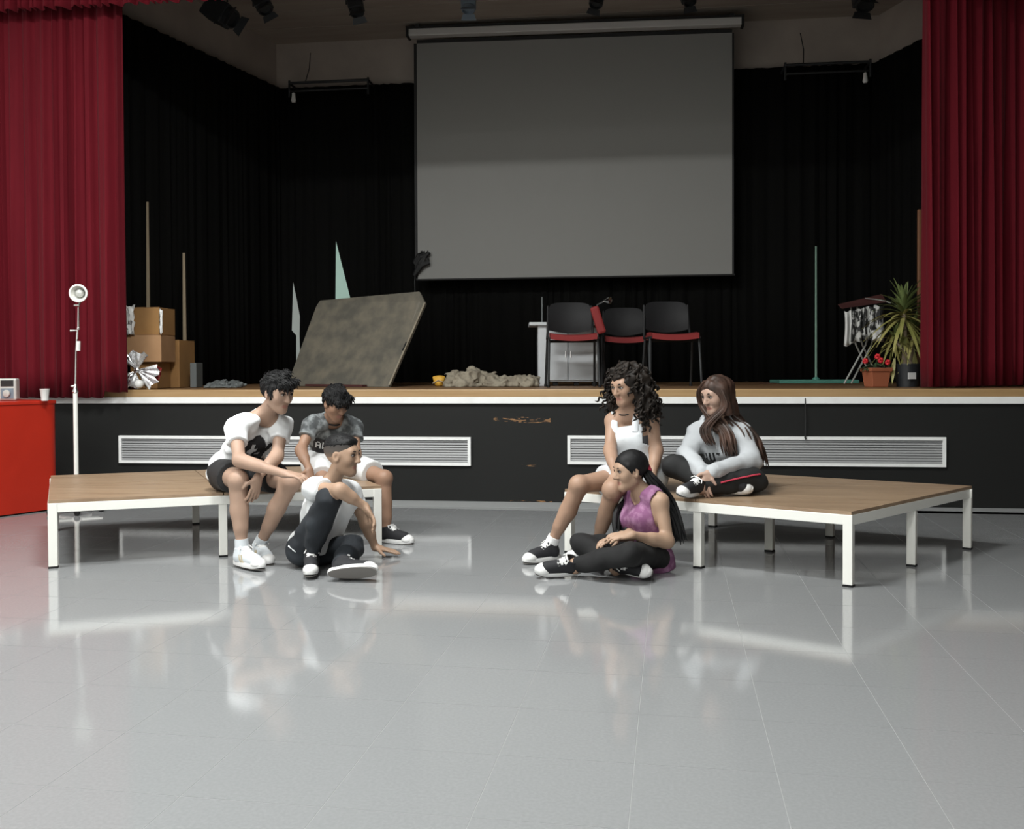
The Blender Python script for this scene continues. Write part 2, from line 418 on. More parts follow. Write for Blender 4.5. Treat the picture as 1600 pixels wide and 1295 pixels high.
for h in (h0, h1):
    MB().box(h+Vector((0, .01, hh/2+.005)), (.03, .16, hh+.03)).build('end_cap', M_scr_black, rt)
    MB().box(h+Vector((.12 if h is h0 else -.12, .11, hh+.02)), (.05, .38, .03)).build('bracket', M_dark_metal, rt)
MB().hexa([h0+Vector((0, -.055, hh)), h1+Vector((0, -.055, hh)), h1+Vector((0, .07, hh)), h0+Vector((0, .07, hh))],
          [h0+Vector((0, -.055, hh+.025)), h1+Vector((0, -.055, hh+.025)), h1+Vector((0, .07, hh+.025)), h0+Vector((0, .07, hh+.025))]).build('top_rail', M_scr_black, rt)
# black tangle at the lower left corner of the screen
mb = MB(); rnd = random.Random(4)
for k in range(9):
    x0, y0 = 648+rnd.uniform(-2, 4), 420+rnd.uniform(-12, 12)
    pts = [at_y(x0, y0, SY-.05), at_y(x0+7, y0-8-rnd.uniform(0, 10), SY-.07), at_y(659+rnd.uniform(0, 12), 392+rnd.uniform(0, 22), SY-.06), at_y(664+rnd.uniform(-6, 8), 397+rnd.uniform(-6, 16), SY-.05)]
    mb.tube(pts, [.022, .026, .026, .012], 7)
mb.tube([at_y(650, 412, SY-.05), at_y(648, 440, SY-.04), at_y(649, 475, SY-.04)], .008, 6)
tag(mb.build('strap', M_scr_black, smooth=True), 'black tangled strap hanging over the lower left corner of the screen', 'strap')

# ------------------------------------------------------------------ lamps above the stage
def spotlight(px, py, d, L, wd, ang, tilt, label, m=M_dark_metal):
    c = J(px, py, d)
    # axis: ang is the angle in the picture plane, tilt leans it towards the hall
    ax = dv(math.cos(ang)*math.cos(tilt), -math.sin(ang)*math.cos(tilt), math.sin(tilt))
    side = ax.cross(CF).normalized(); nn = ax.cross(side)
    rot = Matrix((side, nn, ax)).transposed()
    rt = root('spotlight', c, label, 'spotlight', 'stage spotlights')
    MB().box(c-ax*L*.08, (wd*.92, wd*.8, L*.8), rot).build('housing', m, rt, bevel=.012)
    MB().lathe(c+ax*L*.3, [(wd*.34, 0), (wd*.42, L*.05), (wd*.42, L*.18), (wd*.36, L*.19), (wd*.34, L*.06)], 20, rot).build('lens_ring', m, rt, smooth=True)
    for sgn in (-1, 1):
        q = c+ax*L*.48+nn*sgn*wd*.36
        MB().slab([q-side*wd*.36, q+side*wd*.36, q+side*wd*.46+ax*L*.2+nn*sgn*.03, q-side*wd*.46+ax*L*.2+nn*sgn*.03], nn*.004).build('barn_door', m, rt)
    top = Vector((c.x, c.y, CEIL-.004))
    MB().tube([c+side*wd*.55, c+side*wd*.55+Vector((0, 0, min(.22, (top.z-c.z)*.6))), top, ], .009, 8).build('yoke', m, rt)
    MB().tube([c-side*wd*.55, c-side*wd*.55+Vector((0, 0, min(.22, (top.z-c.z)*.6))), top, ], .009, 8).build('yoke', m, rt)
    MB().box(top-Vector((0, 0, .02)), (.08, .08, .04)).build('clamp', m, rt)
spotlight(345, 20, 9.7, .36, .23, math.radians(32), .35, 'largest dark spotlight with tilted box housing above the left drape')
spotlight(409, 3, 9.8, .26, .18, math.radians(62), .4, 'small dark spotlight just right of the largest one at upper left')
spotlight(555, 4, 9.9, .28, .17, math.radians(78), .2, 'dark narrow spotlight hanging left of the screen housing')
spotlight(732, 0, 10.0, .27, .17, math.radians(90), .3, 'bluish grey spotlight above the left part of the screen', M_bluegray)
spotlight(934, -6, 10.0, .26, .16, math.radians(105), .4, 'dark spotlight peeking in above the middle of the screen')
spotlight(1074, -10, 10.0, .26, .16, math.radians(80), .4, 'dark spotlight tip peeking in above the right part of the screen')
spotlight(1350, -6, 9.9, .30, .22, math.radians(95), .45, 'dark spotlight at upper right near the right curtain')

def light_bar(x0, x1, y, label, seed):
    a, b = at_y(x0, y, 11.3), at_y(x1, y, 11.3)
    b.z = a.z
    rt = root('lighting_bar', (a+b)/2, label, 'lighting bar')
    MB().tube([a, b], .017, 10).build('bar', M_dark_metal, rt, smooth=True)
    MB().tube([a+Vector((0, 0, -.1)), b+Vector((0, 0, -.1))], .012, 10).build('bar', M_dark_metal, rt, smooth=True)
    for q in (a, b):
        MB().tube([q+Vector((0, 0, .03)), q+Vector((0, 0, -.17))], .014, 8).build('upright', M_dark_metal, rt, smooth=True)
        MB().tube([q, Vector((q.x, YB+.1, q.z))], .014, 8).build('bracket', M_dark_metal, rt, smooth=True)
    q = (a if seed else b)+Vector((.06 if seed else -.06, -.02, -.2))
    MB().lathe(q, [(.004, .08), (.02, .07), (.024, .02), (.03, -.02), (.022, -.04), (.004, -.045)], 14).build('bulb', M_plastic_w, rt, smooth=True)
    MB().tube([a+Vector((.2, 0, 0)), a+Vector((.22, .1, .2)), a+Vector((.2, .2, .42))], .006, 6).build('cable', M_dark_metal, rt)
    return rt
light_bar(452, 575, 130, 'black metal lighting bar on the back wall left of the screen', 1)
light_bar(1227, 1360, 102, 'black metal lighting bar on the back wall right of the screen', 0)

# ------------------------------------------------------------------ wooden platforms
TZ = .40
def platform(label, FL, FR, BR, BL, nplank, leg_uv):
    c = [Vector((p[0], p[1], 0)) for p in (FL, FR, BR, BL)]
    ctr = sum(c, Vector())/4
    rt = root('platform', (ctr.x, ctr.y, 0), label, 'platform')
    def uv(u, v, z): p = c[0].lerp(c[1], u).lerp(c[3].lerp(c[2], u), v); return Vector((p.x, p.y, z))
    rnd = random.Random(nplank)
    top = TZ; th_ = .018; rh = .055
    for k in range(nplank):
        v0, v1 = k/nplank+.001, (k+1)/nplank-.001
        for (u0, u1) in ((0.002, .4985), (.5015, .998)):
            z = top-rnd.uniform(0, .0015)
            MB().hexa([uv(u0, v0, z-th_), uv(u1, v0, z-th_), uv(u1, v1, z-th_), uv(u0, v1, z-th_)],
                      [uv(u0, v0, z), uv(u1, v0, z), uv(u1, v1, z), uv(u0, v1, z)]).build('plank', M_plank, rt)
    def rail(a, b, inset_a):
        d = (b-a).normalized(); n = Vector((-d.y, d.x, 0))*.045
        zb, zt = top-th_-rh, top-th_-.001
        MB().hexa([a+Vector((0, 0, zb)), b+Vector((0, 0, zb)), b+n+Vector((0, 0, zb)), a+n+Vector((0, 0, zb))],
                  [a+Vector((0, 0, zt)), b+Vector((0, 0, zt)), b+n+Vector((0, 0, zt)), a+n+Vector((0, 0, zt))]).build('rail', M_white_paint, rt, bevel=.003)
    for i in range(4): rail(c[i], c[(i+1) % 4], 0)
    m0, m1 = uv(.5, .03, 0), uv(.5, .97, 0); rail(m0, m1, 0)
    d1 = (c[1]-c[0]).normalized()
    for (u, v) in leg_uv:
        p = uv(u, v, 0)
        q = p+(ctr-p).normalized()*.033 if (u, v) != (.5, .5) else p
        ang = math.atan2(d1.y, d1.x)
        MB().box((q.x, q.y, (top-th_-.004+.006)/2+.004), (.05, .05, top-th_-.012), Matrix.Rotation(ang, 3, 'Z')).build('leg', M_white_paint, rt, bevel=.003)
        MB().box((q.x, q.y, .004), (.052, .052, .008), Matrix.Rotation(ang, 3, 'Z')).build('foot_pad', M_chair_blk, rt)
    return rt, uv
PL, PLuv = platform('low white legged wooden platform the two boys sit on, beside the red counter', (-3.39, 5.20), (-1.62, 6.06), (-2.38, 7.27), (-4.16, 6.42), 9,
                    [(0, 0), (.5, 0), (1, 0), (0, 1), (.5, 1), (1, 1)])
PR, PRuv = platform('low white legged wooden platform the two girls sit on, right of centre', (-.43, 6.0), (1.135, 5.20), (2.13, 6.38), (.56, 7.1), 9,
                    [(0, 0), (.5, 0), (1, 0), (0, .5), (.5, .5), (1, .5), (0, 1), (.5, 1), (1, 1)])

# ------------------------------------------------------------------ red counter with cup and radio
ca = at_z(0, 808, 0); cb = at_z(93, 796, 0); cdir = (cb-ca).normalized(); cn = Vector((-cdir.y, cdir.x, 0))
CH = .905
A0 = ca-cdir*1.6
rt = root('counter', (A0+cb)/2, 'tall red counter with a rounded corner at the left edge of the hall', 'counter')
def rounded_plan(ins, z):
    r = .07; pts = [A0-cn*-ins+cdir*ins]
    e = cb-cdir*ins
    for k in range(7):
        a = math.pi/2*k/6
        pts.append(e-cdir*r+cn*(r+ins)+cdir*r*math.sin(a)-cn*r*math.cos(a))
    e2 = cb+cn*.75-cdir*ins
    pts += [e2-cn*ins, A0+cn*.75-cn*ins+cdir*ins]
    return [Vector((p.x, p.y, z)) for p in pts]
MB().slab(rounded_plan(.0, .012), (0, 0, CH-.04)).build('body', M_red, rt, smooth=True)
MB().slab(rounded_plan(-.008, CH-.028), (0, 0, .028)).build('top', M_red, rt, bevel=.006)
MB().slab(rounded_plan(.03, 0), (0, 0, .013)).build('plinth', M_chair_blk, rt)
p = J(70, 621, 7.8)
p = Vector((p.x, p.y, CH))
mb = MB().lathe(p, [(.026, .0015), (.027, .004), (.036, .092), (.039, .095), (.039, .098), (.034, .098), (.025, .006)], 24)
tag(mb.build('cup', M_cup, smooth=True), 'small white paper cup standing on the red counter', 'cup')
p = at_z(4, 626, CH); rz = Matrix.Rotation(YAW+.1, 3, 'Z')
rt = root('radio', p, 'silver grey portable radio standing on the red counter', 'radio')
MB().box(p+Vector((0, .03, .093)), (.21, .08, .18), rz).build('case', M_silver, rt, bevel=.012)
f_ = rz @ Vector((0, -1, 0)); r_ = rz @ Vector((1, 0, 0))
MB().box(p+Vector((0, .03, .143))+r_*.035+f_*.041, (.10, .006, .05), rz).build('display', M_scr_black, rt)
MB().box(p+Vector((0, .03, .06))+r_*.035+f_*.041, (.10, .006, .085), rz).build('front_panel', M_bluegray, rt)
MB().lathe(p+Vector((0, .03, .06))+r_*.035+f_*.045, [(.03, 0), (.03, .012), (.02, .014)], 18, Matrix.Rotation(math.pi/2, 3, 'X')).build('dial', M_silver, rt, smooth=True)

# ------------------------------------------------------------------ standing lamp
lp = at_z(120, 800, 0); ld_ = (lp-CP).dot(CF)
rt = root('floor_lamp', lp, 'tall white and chrome floor lamp with a round reflector head, before the left curtain', 'lamp')
def LP(px, py, dd=0): return J(px, py, ld_+dd)
zt = LP(117, 612).z; X0 = lp
MB().tube([X0+Vector((0, 0, .05)), Vector((X0.x, X0.y, zt))], .018, 14).build('lower_tube', M_white_paint, rt, smooth=True)
MB().lathe(Vector((X0.x, X0.y, .035)), [(.02, 0), (.045, .005), (.045, .03), (.02, .045)], 18).build('base_hub', M_white_paint, rt, smooth=True)
for k in range(5):
    a = k*2*math.pi/5+.3; e = X0+Vector((math.cos(a), math.sin(a), 0))*.2
    MB().tube([X0+Vector((0, 0, .055)), e+Vector((0, 0, .05))], [.016, .011], 8).build('base_arm', M_white_paint, rt, smooth=True)
    MB().lathe(e+Vector((0, -.01, .022)), [(.008, 0), (.022, .002), (.022, .018), (.008, .02)], 14, Matrix.Rotation(math.pi/2, 3, 'X')).build('caster', M_chair_blk, rt, smooth=True)
top_rod = LP(122, 478)
MB().lathe(Vector((X0.x, X0.y, zt-.01)), [(.02, 0), (.026, .01), (.014, .035), (.011, .07), (.006, .075)], 16).build('collar', M_chrome, rt, smooth=True)
kb = Vector((X0.x, X0.y, zt+.045))
MB().sphere(kb-CR*.022, (.018, .012, .012)).build('knob', M_chrome, rt, smooth=True)
MB().tube([Vector((X0.x, X0.y, zt)), LP(119, 548), LP(120.5, 520)], .0065, 10).build('upper_rod', M_chrome, rt, smooth=True)
MB().tube([LP(122, 548, -.01), LP(122.5, 533, -.01)], [.017, .017], 12).build('switch_box', M_plastic_w, rt, smooth=True)
MB().tube([LP(121, 530), LP(121, 516), LP(122.5, 513), LP(122.5, 480)], [.006, .008, .009, .006], 10).build('head_rod', M_chrome, rt, smooth=True)
MB().sphere(LP(122.5, 513), .013).build('joint', M_chrome, rt, smooth=True)
MB().tube([LP(122, 516), LP(110, 516.5)], [.005, .011], 10).build('wing_screw', M_chrome, rt, smooth=True)
MB().tube([LP(124, 477), LP(116, 477)], .010, 10).build('head_joint', M_chrome, rt, smooth=True)
hc = LP(123, 458); fw = dv(.08, -.05, 1); sx = fw.cross(CU).normalized(); rot = Matrix((sx, fw.cross(sx)*-1, fw)).transposed()
hr = .073
hd = MB().lathe(hc-fw*.09, [(.02, 0), (.045, .01), (.06, .05), (hr*.95, .085), (hr, .095), (hr, .105), (hr*.82, .107), (hr*.70, .08), (.03, .03), (.005, .025)], 32, rot).build('lamp_head', M_white_paint, rt, smooth=True)
MB().lathe(hc-fw*.06, [(.012, 0), (.03, .02), (.034, .045), (.024, .062), (.004, .068)], 20, rot).build('bulb', M_silver, hd, smooth=True)
MB().tube([hc-fw*.05-CU*.055, LP(122, 478)], .01, 8).build('neck', M_chrome, rt, smooth=True)

# ------------------------------------------------------------------ props on the stage
def stage_box(name, x0, x1, yt, yb, d, depth, label, m, cat, rz=0.0, floor=None, group=None, flaps=True):
    a, b = J(x0, yb, d), J(x1, yb, d); zb = floor if floor is not None else HS
    ztp = J((x0+x1)/2, yt, d).z
    c = (a+b)/2; wd = (b-a).length; h = ztp-zb
    rot = Matrix.Rotation(YAW+rz, 3, 'Z'); bk = rot @ Vector((0, 1, 0)); rg = rot @ Vector((1, 0, 0))
    cc = Vector((c.x, c.y, zb))+bk*depth/2
    rt = root(name, Vector((c.x, c.y, zb)), label, cat, group)
    MB().box(cc+Vector((0, 0, h/2+.001)), (wd, depth, h-.002), rot).build('body', m, rt, bevel=.006)
    if flaps:
        for s in (-1, 1):
            MB().box(cc+Vector((0, 0, h+.002))+bk*s*depth*.25, (wd*.995, depth*.49, .005), rot @ Matrix.Rotation(.02*s, 3, 'X')).build('flap', m, rt)
        MB().box(cc+Vector((0, 0, h+.005)), (wd*1.0, .05, .002), rot).build('tape', M_card_dk if m is M_card else M_card, rt)
    return ztp
stage_box('cardboard_box', 252, 281, 532, 606, 9.45, .4, 'tall brown cardboard box standing right of the stack of boxes on the stage', M_card_dk, 'box', -.05)
z1 = stage_box('cardboard_box', 204, 246, 567, 607, 9.05, .38, 'lowest cardboard box of the stack, behind the silver foil', M_card_dk, 'box', .03)
z2 = stage_box('cardboard_box', 193, 252, 524, 567, 9.0, .4, 'wide light brown cardboard box in the middle of the stack', M_card, 'box', .02, floor=z1+.006)
z3 = stage_box('cardboard_box', 203, 250, 481, 524, 9.05, .36, 'darker brown cardboard box on top of the stack at the left curtain', M_card_dk, 'box', -.06, floor=z2+.006)
stage_box('storage_box', 297, 307, 567, 606, 9.5, .2, 'small dark grey box standing right of the cardboard boxes', M_gray, 'box', 0, flaps=False)

def crumple(c, ext, rows, cols, seed, amp, u, v):
    """a crumpled sheet spanned by u and v with relief"""
    rnd = random.Random(seed); n = u.cross(v).normalized(); vs = []; fs = []
    for i in range(rows+1):
        for j in range(cols+1):
            a, b = i/rows-.5, j/cols-.5
            e = max(0, 1-4*a*a)*max(0, 1-4*b*b)
            vs.append(Vector(c)+u*(a+rnd.uniform(-.06, .06))+v*(b+rnd.uniform(-.06, .06))+n*(amp*(.35*e+rnd.uniform(-.5, .5))))
    for i in range(rows):
        for j in range(cols):
            q = i*(cols+1)+j; fs.append((q, q+1, q+cols+2, q+cols+1))
    return MB().add(vs, fs)
q = J(203, 500, 8.98)
o = crumple(q, None, 6, 8, 3, .05, CR*.09, CU*.26).build('plastic_bag', M_plastic_w, smooth=True); o.modifiers.new('s', 'SOLIDIFY').thickness = .004
tag(o, 'crumpled white plastic bag hanging on the left of the top cardboard box', 'bag')
q = J(252, 502, 8.98)
o = crumple(q, None, 3, 7, 5, .02, CR*.025, CU*.23).build('plastic_strip', M_plastic_w, smooth=True); o.modifiers.new('s', 'SOLIDIFY').thickness = .004
tag(o, 'narrow white plastic strip along the right edge of the top cardboard box', 'strip')
# pleated silver foil
rt = root('foil_bundle', at_z(222, 607, HS), 'crumpled silver foil bundle with fanned pleats in front of the cardboard boxes', 'foil')
def fan(c, r0, r1, a0, a1, n, d, amp):
    vs = []; fs = []
    for i in range(n+1):
        a = a0+(a1-a0)*i/n; s = amp*(1 if i % 2 else -1)
        e = dv(math.cos(a), math.sin(a), 0)
        rr = r1*(1+.12*math.sin(i*2.1))
        vs += [c+e*r0, c+e*(r0+rr)*.5-CF*(.02+s*.5), c+e*rr-CF*(.03+s)]
    for i in range(n):
        for k in range(2): fs.append((i*3+k, i*3+k+1, (i+1)*3+k+1, (i+1)*3+k))
    return MB().add(vs, fs)
fc = J(214, 578, 8.75)
for (cc, r1, a0, a1, n, nm) in ((fc, .21, -1.1, .25, 9, 'fan'), (fc+CR*.0, .17, .9, 2.6, 8, 'fan'), (fc-CR*.02-CU*.01, .155, 3.4, 5.2, 8, 'fan')):
    o = fan(cc, .015, r1, a0, a1, n, 0, .022).build(nm, M_foil, rt); o.modifiers.new('s', 'SOLIDIFY').thickness = .002
MB().sphere(fc, .028, 10, 6).build('knot', M_foil, rt)
MB().sphere(J(217, 600, 8.72), (.045, .04, .04), 10, 6).build('tissue', M_plastic_w, rt, smooth=True)
o = fan(J(240, 582, 8.8), .02, .085, -1.2, 1.3, 6, 0, .012).build('red_wrapping', M_chair_red, rt); o.modifiers.new('s', 'SOLIDIFY').thickness = .002
# laths
def lath(x0, y0, x1, y1, d, w0, w1, label, dz=.015):
    a, b = J(x0, y0, d), J(x1, y1, d)
    a = Vector((a.x, a.y, HS+.002))
    mb = MB().hexa([a-CR*w0/2, a+CR*w0/2, a+CR*w0/2+CF*dz, a-CR*w0/2+CF*dz], [b-CR*w1/2, b+CR*w1/2, b+CR*w1/2+CF*dz, b-CR*w1/2+CF*dz])
    return tag(mb.build('lath', M_lath), label, 'lath')
lath(232, 600, 230, 315, 9.75, .042, .02, 'tall pale wooden lath rising behind the top cardboard box')
lath(289, 600, 287, 395, 9.95, .04, .022, 'shorter pale wooden lath rising behind the tall cardboard box')
# leaning board
b_br = at_z(607, 604.3, HS+.004); dbr = (b_br-CP).dot(CF)
b_bl = J(448, 601.5, dbr+.75); b_bl.z = HS+.004
b_tr = J(655, 455, dbr+.34); b_tr2 = J(664, 473, dbr+.31); b_tl = J(500, 469, dbr+1.05); b_tl2 = J(494, 478, dbr+1.04)
nb = (b_br-b_bl).cross(b_tr-b_br).normalized()
if nb.dot(CF) < 0: nb = -nb
rt = root('leaning_board', (b_bl+b_br)/2, 'large mottled grey brown board leaning back on the stage left of the screen', 'board')
MB().slab([b_bl, b_br, b_tr2, b_tr, b_tl, b_tl2], nb*.035).build('panel', M_board, rt, bevel=.006)
e1 = b_br+(b_tr2-b_br)*.42-nb*.004
MB().slab([e1, e1+(b_tr2-b_br)*.1, e1+(b_tr2-b_br)*.1+(b_bl-b_br)*.012, e1+(b_bl-b_br)*.012], nb*-.01).build('handle', M_chair_blk, rt)
MB().tube([b_br+(b_tr2-b_br)*.02-nb*.002, b_tr2-nb*.002], .010, 6).build('edge_strip', M_cloth_heap, rt)
mb = MB().box((b_bl+b_br)/2-CF*.12+Vector((0, 0, .012))+CR*.02, (.8, .07, .02), Matrix.Rotation(YAW-.62, 3, 'Z'))
tag(mb.build('floor_batten', M_darkred), 'dark wooden batten lying on the stage along the foot of the leaning board', 'batten')
# made-up slivers standing in for gaps in the drape with pale wall behind
def sliver(name, pts, d, m, label, th=.012):
    P = [J(x, y, d) for x, y in pts]
    return tag(MB().slab(P, CF*th).build(name, m), label, 'panel')
sliver('panel', [(523, 604), (553, 604), (547, 465), (525, 377)], 10.75, M_pgreen, 'pale green pointed sliver standing in for a drape gap behind the leaning board')
sliver('panel', [(463, 604), (470, 604), (468, 524), (468.5, 495), (464, 470), (458, 441), (456, 516), (463, 524)], 10.8, M_pgray, 'narrow grey pointed sliver standing in for a drape gap left of the leaning board')

# ================================================================== SDF meshing toolkit
class Grid:
    def __init__(s, lo, hi, h):
        s.h = h; s.lo = np.array(lo, dtype=np.float32)
        s.n = np.ceil((np.array(hi)-np.array(lo))/h).astype(int)+1
        s.f = np.full(tuple(s.n), .2, dtype=np.float32)
        s.ax = [s.lo[i]+h*np.arange(s.n[i], dtype=np.float32) for i in range(3)]
    def sl(s, lo, hi):
        a = np.clip(np.floor((np.array(lo)-s.lo)/s.h).astype(int), 0, s.n); b = np.clip(np.ceil((np.array(hi)-s.lo)/s.h).astype(int)+1, 0, s.n)
        return tuple(slice(a[i], b[i]) for i in range(3))
    def pts(s, sl): return (s.ax[0][sl[0]][:, None, None], s.ax[1][sl[1]][None, :, None], s.ax[2][sl[2]][None, None, :])
    def op(s, sl, d, k, mode):
        f = s.f[sl]
        if mode == 'u':
            if k > 0:
                h = np.maximum(k-np.abs(f-d), 0)/k; r = np.minimum(f, d)-h*h*k*.25
            else: r = np.minimum(f, d)
        else:
            d = -d
            if k > 0:
                h = np.maximum(k-np.abs(f-d), 0)/k; r = np.maximum(f, d)+h*h*k*.25
            else: r = np.maximum(f, d)
        s.f[sl] = r
    def clipd(s, X, d, clips):
        for (p, n) in clips:
            d = np.maximum(d, (X[0]-p[0])*n[0]+(X[1]-p[1])*n[1]+(X[2]-p[2])*n[2])
        return d
    def cone(s, a, b, ra, rb=None, k=.03, mode='u', clips=()):
        rb = ra if rb is None else rb
        a = np.array(a, dtype=np.float32); b = np.array(b, dtype=np.float32); m = max(ra, rb)+k+2.5*s.h
        sl = s.sl(np.minimum(a, b)-m, np.maximum(a, b)+m); X = s.pts(sl)
        if 0 in [x.size for x in X]: return s
        ba = b-a; L2 = float(ba@ba)+1e-12
        q = [X[i]-a[i] for i in range(3)]
        t = np.clip((q[0]*ba[0]+q[1]*ba[1]+q[2]*ba[2])/L2, 0, 1)
        d = np.sqrt((q[0]-t*ba[0])**2+(q[1]-t*ba[1])**2+(q[2]-t*ba[2])**2)-(ra+(rb-ra)*t)
        s.op(sl, s.clipd(X, d, clips), k, mode); return s
    def ell(s, c, r, rot=None, k=.02, mode='u', clips=()):
        c = np.array(c, dtype=np.float32); r = np.array(r, dtype=np.float32); m = float(r.max())+k+2.5*s.h
        sl = s.sl(c-m, c+m); X = s.pts(sl)
        if 0 in [x.size for x in X]: return s
        q = [X[i]-c[i] for i in range(3)]
        if rot is not None:
            R_ = np.array(rot, dtype=np.float32)     # columns are the local axes
            q = [q[0]*R_[0, i]+q[1]*R_[1, i]+q[2]*R_[2, i] for i in range(3)]
        k0 = np.sqrt((q[0]/r[0])**2+(q[1]/r[1])**2+(q[2]/r[2])**2)
        k1 = np.sqrt((q[0]/r[0]**2)**2+(q[1]/r[1]**2)**2+(q[2]/r[2]**2)**2)+1e-9
        d = k0*(k0-1)/k1
        s.op(sl, s.clipd(X, d, clips), k, mode); return s
    def cut(s, p, n):
        X = s.pts((slice(None),)*3)
        s.f = np.maximum(s.f, (X[0]-p[0])*n[0]+(X[1]-p[1])*n[1]+(X[2]-p[2])*n[2]); return s
    def noise(s, amp, freq, seed, stretch=(1, 1, 1), band=.03):
        rs = np.random.RandomState(seed)
        idx = np.nonzero(np.abs(s.f) < band); P = np.stack([s.ax[i][idx[i]] for i in range(3)], 1)
        tot = np.zeros(len(P), dtype=np.float32)
        for o in range(7):
            dr = rs.normal(size=3)*np.array(stretch); dr /= np.linalg.norm(dr)+1e-9
            fr = freq*(.6+1.1*rs.rand()); tot += np.sin(P@dr*fr*6.283+rs.rand()*6.28+.8*np.sin(P@rs.normal(size=3)*freq*2))
        s.f[idx] += amp*tot/2.6; return s
    def mesh(s, name, smooth=1):
        f = s.f; h = s.h
        f[0] = f[-1] = .2; f[:, 0] = f[:, -1] = .2; f[:, :, 0] = f[:, :, -1] = .2
        I = f < 0
        cnt = np.zeros(tuple(np.array(f.shape)-1), dtype=np.int8)
        for dx in (0, 1):
            for dy in (0, 1):
                for dz in (0, 1):
                    cnt += I[dx:dx+cnt.shape[0], dy:dy+cnt.shape[1], dz:dz+cnt.shape[2]]
        act = np.nonzero((cnt > 0) & (cnt < 8)); nv = len(act[0])
        idx = np.full(cnt.shape, -1, dtype=np.int32); idx[act] = np.arange(nv)
        base = np.stack(act, 1); acc = np.zeros((nv, 3), dtype=np.float32); num = np.zeros(nv, dtype=np.float32)
        cor = {}
        for dx in (0, 1):
            for dy in (0, 1):
                for dz in (0, 1): cor[(dx, dy, dz)] = f[act[0]+dx, act[1]+dy, act[2]+dz]
        for c0 in cor:
            for a in range(3):
                if c0[a] == 1: continue
                c1 = list(c0); c1[a] = 1; c1 = tuple(c1)
                v0, v1 = cor[c0], cor[c1]; m = (v0 < 0) != (v1 < 0)
                t = np.where(m, v0/(v0-v1+1e-12), 0)
                p = np.tile(np.array(c0, dtype=np.float32), (nv, 1)); p[:, a] += t
                acc += p*m[:, None]; num += m
        V = (base+acc/num[:, None])*h+s.lo
        quads = []
        for a in range(3):
            s0 = [slice(None)]*3; s1 = [slice(None)]*3; s0[a] = slice(0, -1); s1[a] = slice(1, None)
            A, B = I[tuple(s0)], I[tuple(s1)]
            e = np.nonzero(A != B); E_ = np.stack(e, 1); u, v = (a+1) % 3, (a+2) % 3
            ok = (E_[:, u] > 0) & (E_[:, v] > 0) & (E_[:, u] < f.shape[u]-1) & (E_[:, v] < f.shape[v]-1); E_ = E_[ok]
            flip = A[E_[:, 0], E_[:, 1], E_[:, 2]]
            def cell(du, dv_):
                q = E_.copy(); q[:, u] += du; q[:, v] += dv_; return idx[q[:, 0], q[:, 1], q[:, 2]]
            Q = np.stack([cell(-1, -1), cell(0, -1), cell(0, 0), cell(-1, 0)], 1)
            Q[~flip] = Q[~flip][:, ::-1]; quads.append(Q)
        Q = np.concatenate(quads)
        for _ in range(smooth):
            S = np.zeros_like(V); n_ = np.zeros(nv, dtype=np.float32)
            for k in range(4):
                np.add.at(S, Q[:, k], V[Q[:, (k+1) % 4]]); np.add.at(S, Q[:, k], V[Q[:, (k+3) % 4]]); np.add.at(n_, Q[:, k], 2)
            V = V*.5+.5*S/np.maximum(n_, 1)[:, None]
        me = bpy.data.meshes.new(name)
        me.vertices.add(nv); me.vertices.foreach_set('co', V.astype(np.float32).ravel())
        me.loops.add(len(Q)*4); me.loops.foreach_set('vertex_index', Q.astype(np.int32).ravel())
        me.polygons.add(len(Q)); me.polygons.foreach_set('loop_start', np.arange(0, len(Q)*4, 4, dtype=np.int32))
        me.polygons.foreach_set('loop_total', np.full(len(Q), 4, dtype=np.int32))
        me.polygons.foreach_set('use_smooth', np.ones(len(Q), dtype=bool))
        me.update(calc_edges=True); me.validate(); return me
    def build(s, name, m, parent=None, smooth=1):
        return link(name, s.mesh(name, smooth), m, parent)
def grid_around(pts, pad, h):
    A = np.array([tuple(p) for p in pts]); return Grid(A.min(0)-pad, A.max(0)+pad, h)
# ------------------------------------------------------------------ more props on the stage
# crumpled dust sheet
def heap(px0, px1, py_top, d, depth, label, name, m, seed, h=.012):
    rnd = random.Random(seed); a, b = J(px0, 603, d), J(px1, 603, d); wd = (b-a).length; ht = J((px0+px1)/2, py_top, d).z-HS
    lo = Vector((min(a.x, b.x)-.12, min(a.y, b.y)-.12-depth/2, HS-.02)); hi = Vector((max(a.x, b.x)+.12, max(a.y, b.y)+.12+depth/2, HS+ht+.1))
    g_ = Grid(lo, hi, h)
    n = max(5, int(wd/.09))
    for k in range(n):
        t = (k+.5)/n; c = a.lerp(b, t)+CF*rnd.uniform(-.3, .3)*depth; hh = ht*(.55+.45*math.sin(math.pi*min(1, t*1.5+.12)))*rnd.uniform(.7, 1.0)
        g_.ell((c.x, c.y, HS), (wd/n*1.1, depth*.42, hh), None, .04)
        e = c+CR*rnd.uniform(-.05, .05)
        g_.cone((e.x-.05, e.y-depth*.2, HS+hh*.35), (e.x+.06, e.y+depth*.15, HS+hh*.8), .03, .015, .03)
    g_.noise(.012, 9, seed); g_.noise(.006, 19, seed+3); g_.cut((0, 0, HS+.002), (0, 0, -1))
    return tag(g_.build(name, m), label, 'cloth')
heap(702, 834, 571, 9.35, .45, 'crumpled beige dust sheet lying in a heap below the screen', 'dust_sheet', M_cloth_heap, 6)
heap(338, 372, 593, 9.4, .25, 'small grey crumpled rag on the stage right of the boxes', 'rag', M_gray, 9, .008)
p = at_z(686, 603.5, HS); rt = root('yellow_pouch', p, 'small yellow pouch lying at the left end of the dust sheet', 'pouch')
g_ = Grid(p-Vector((.1, .08, .02)), p+Vector((.1, .1, .14)), .006)
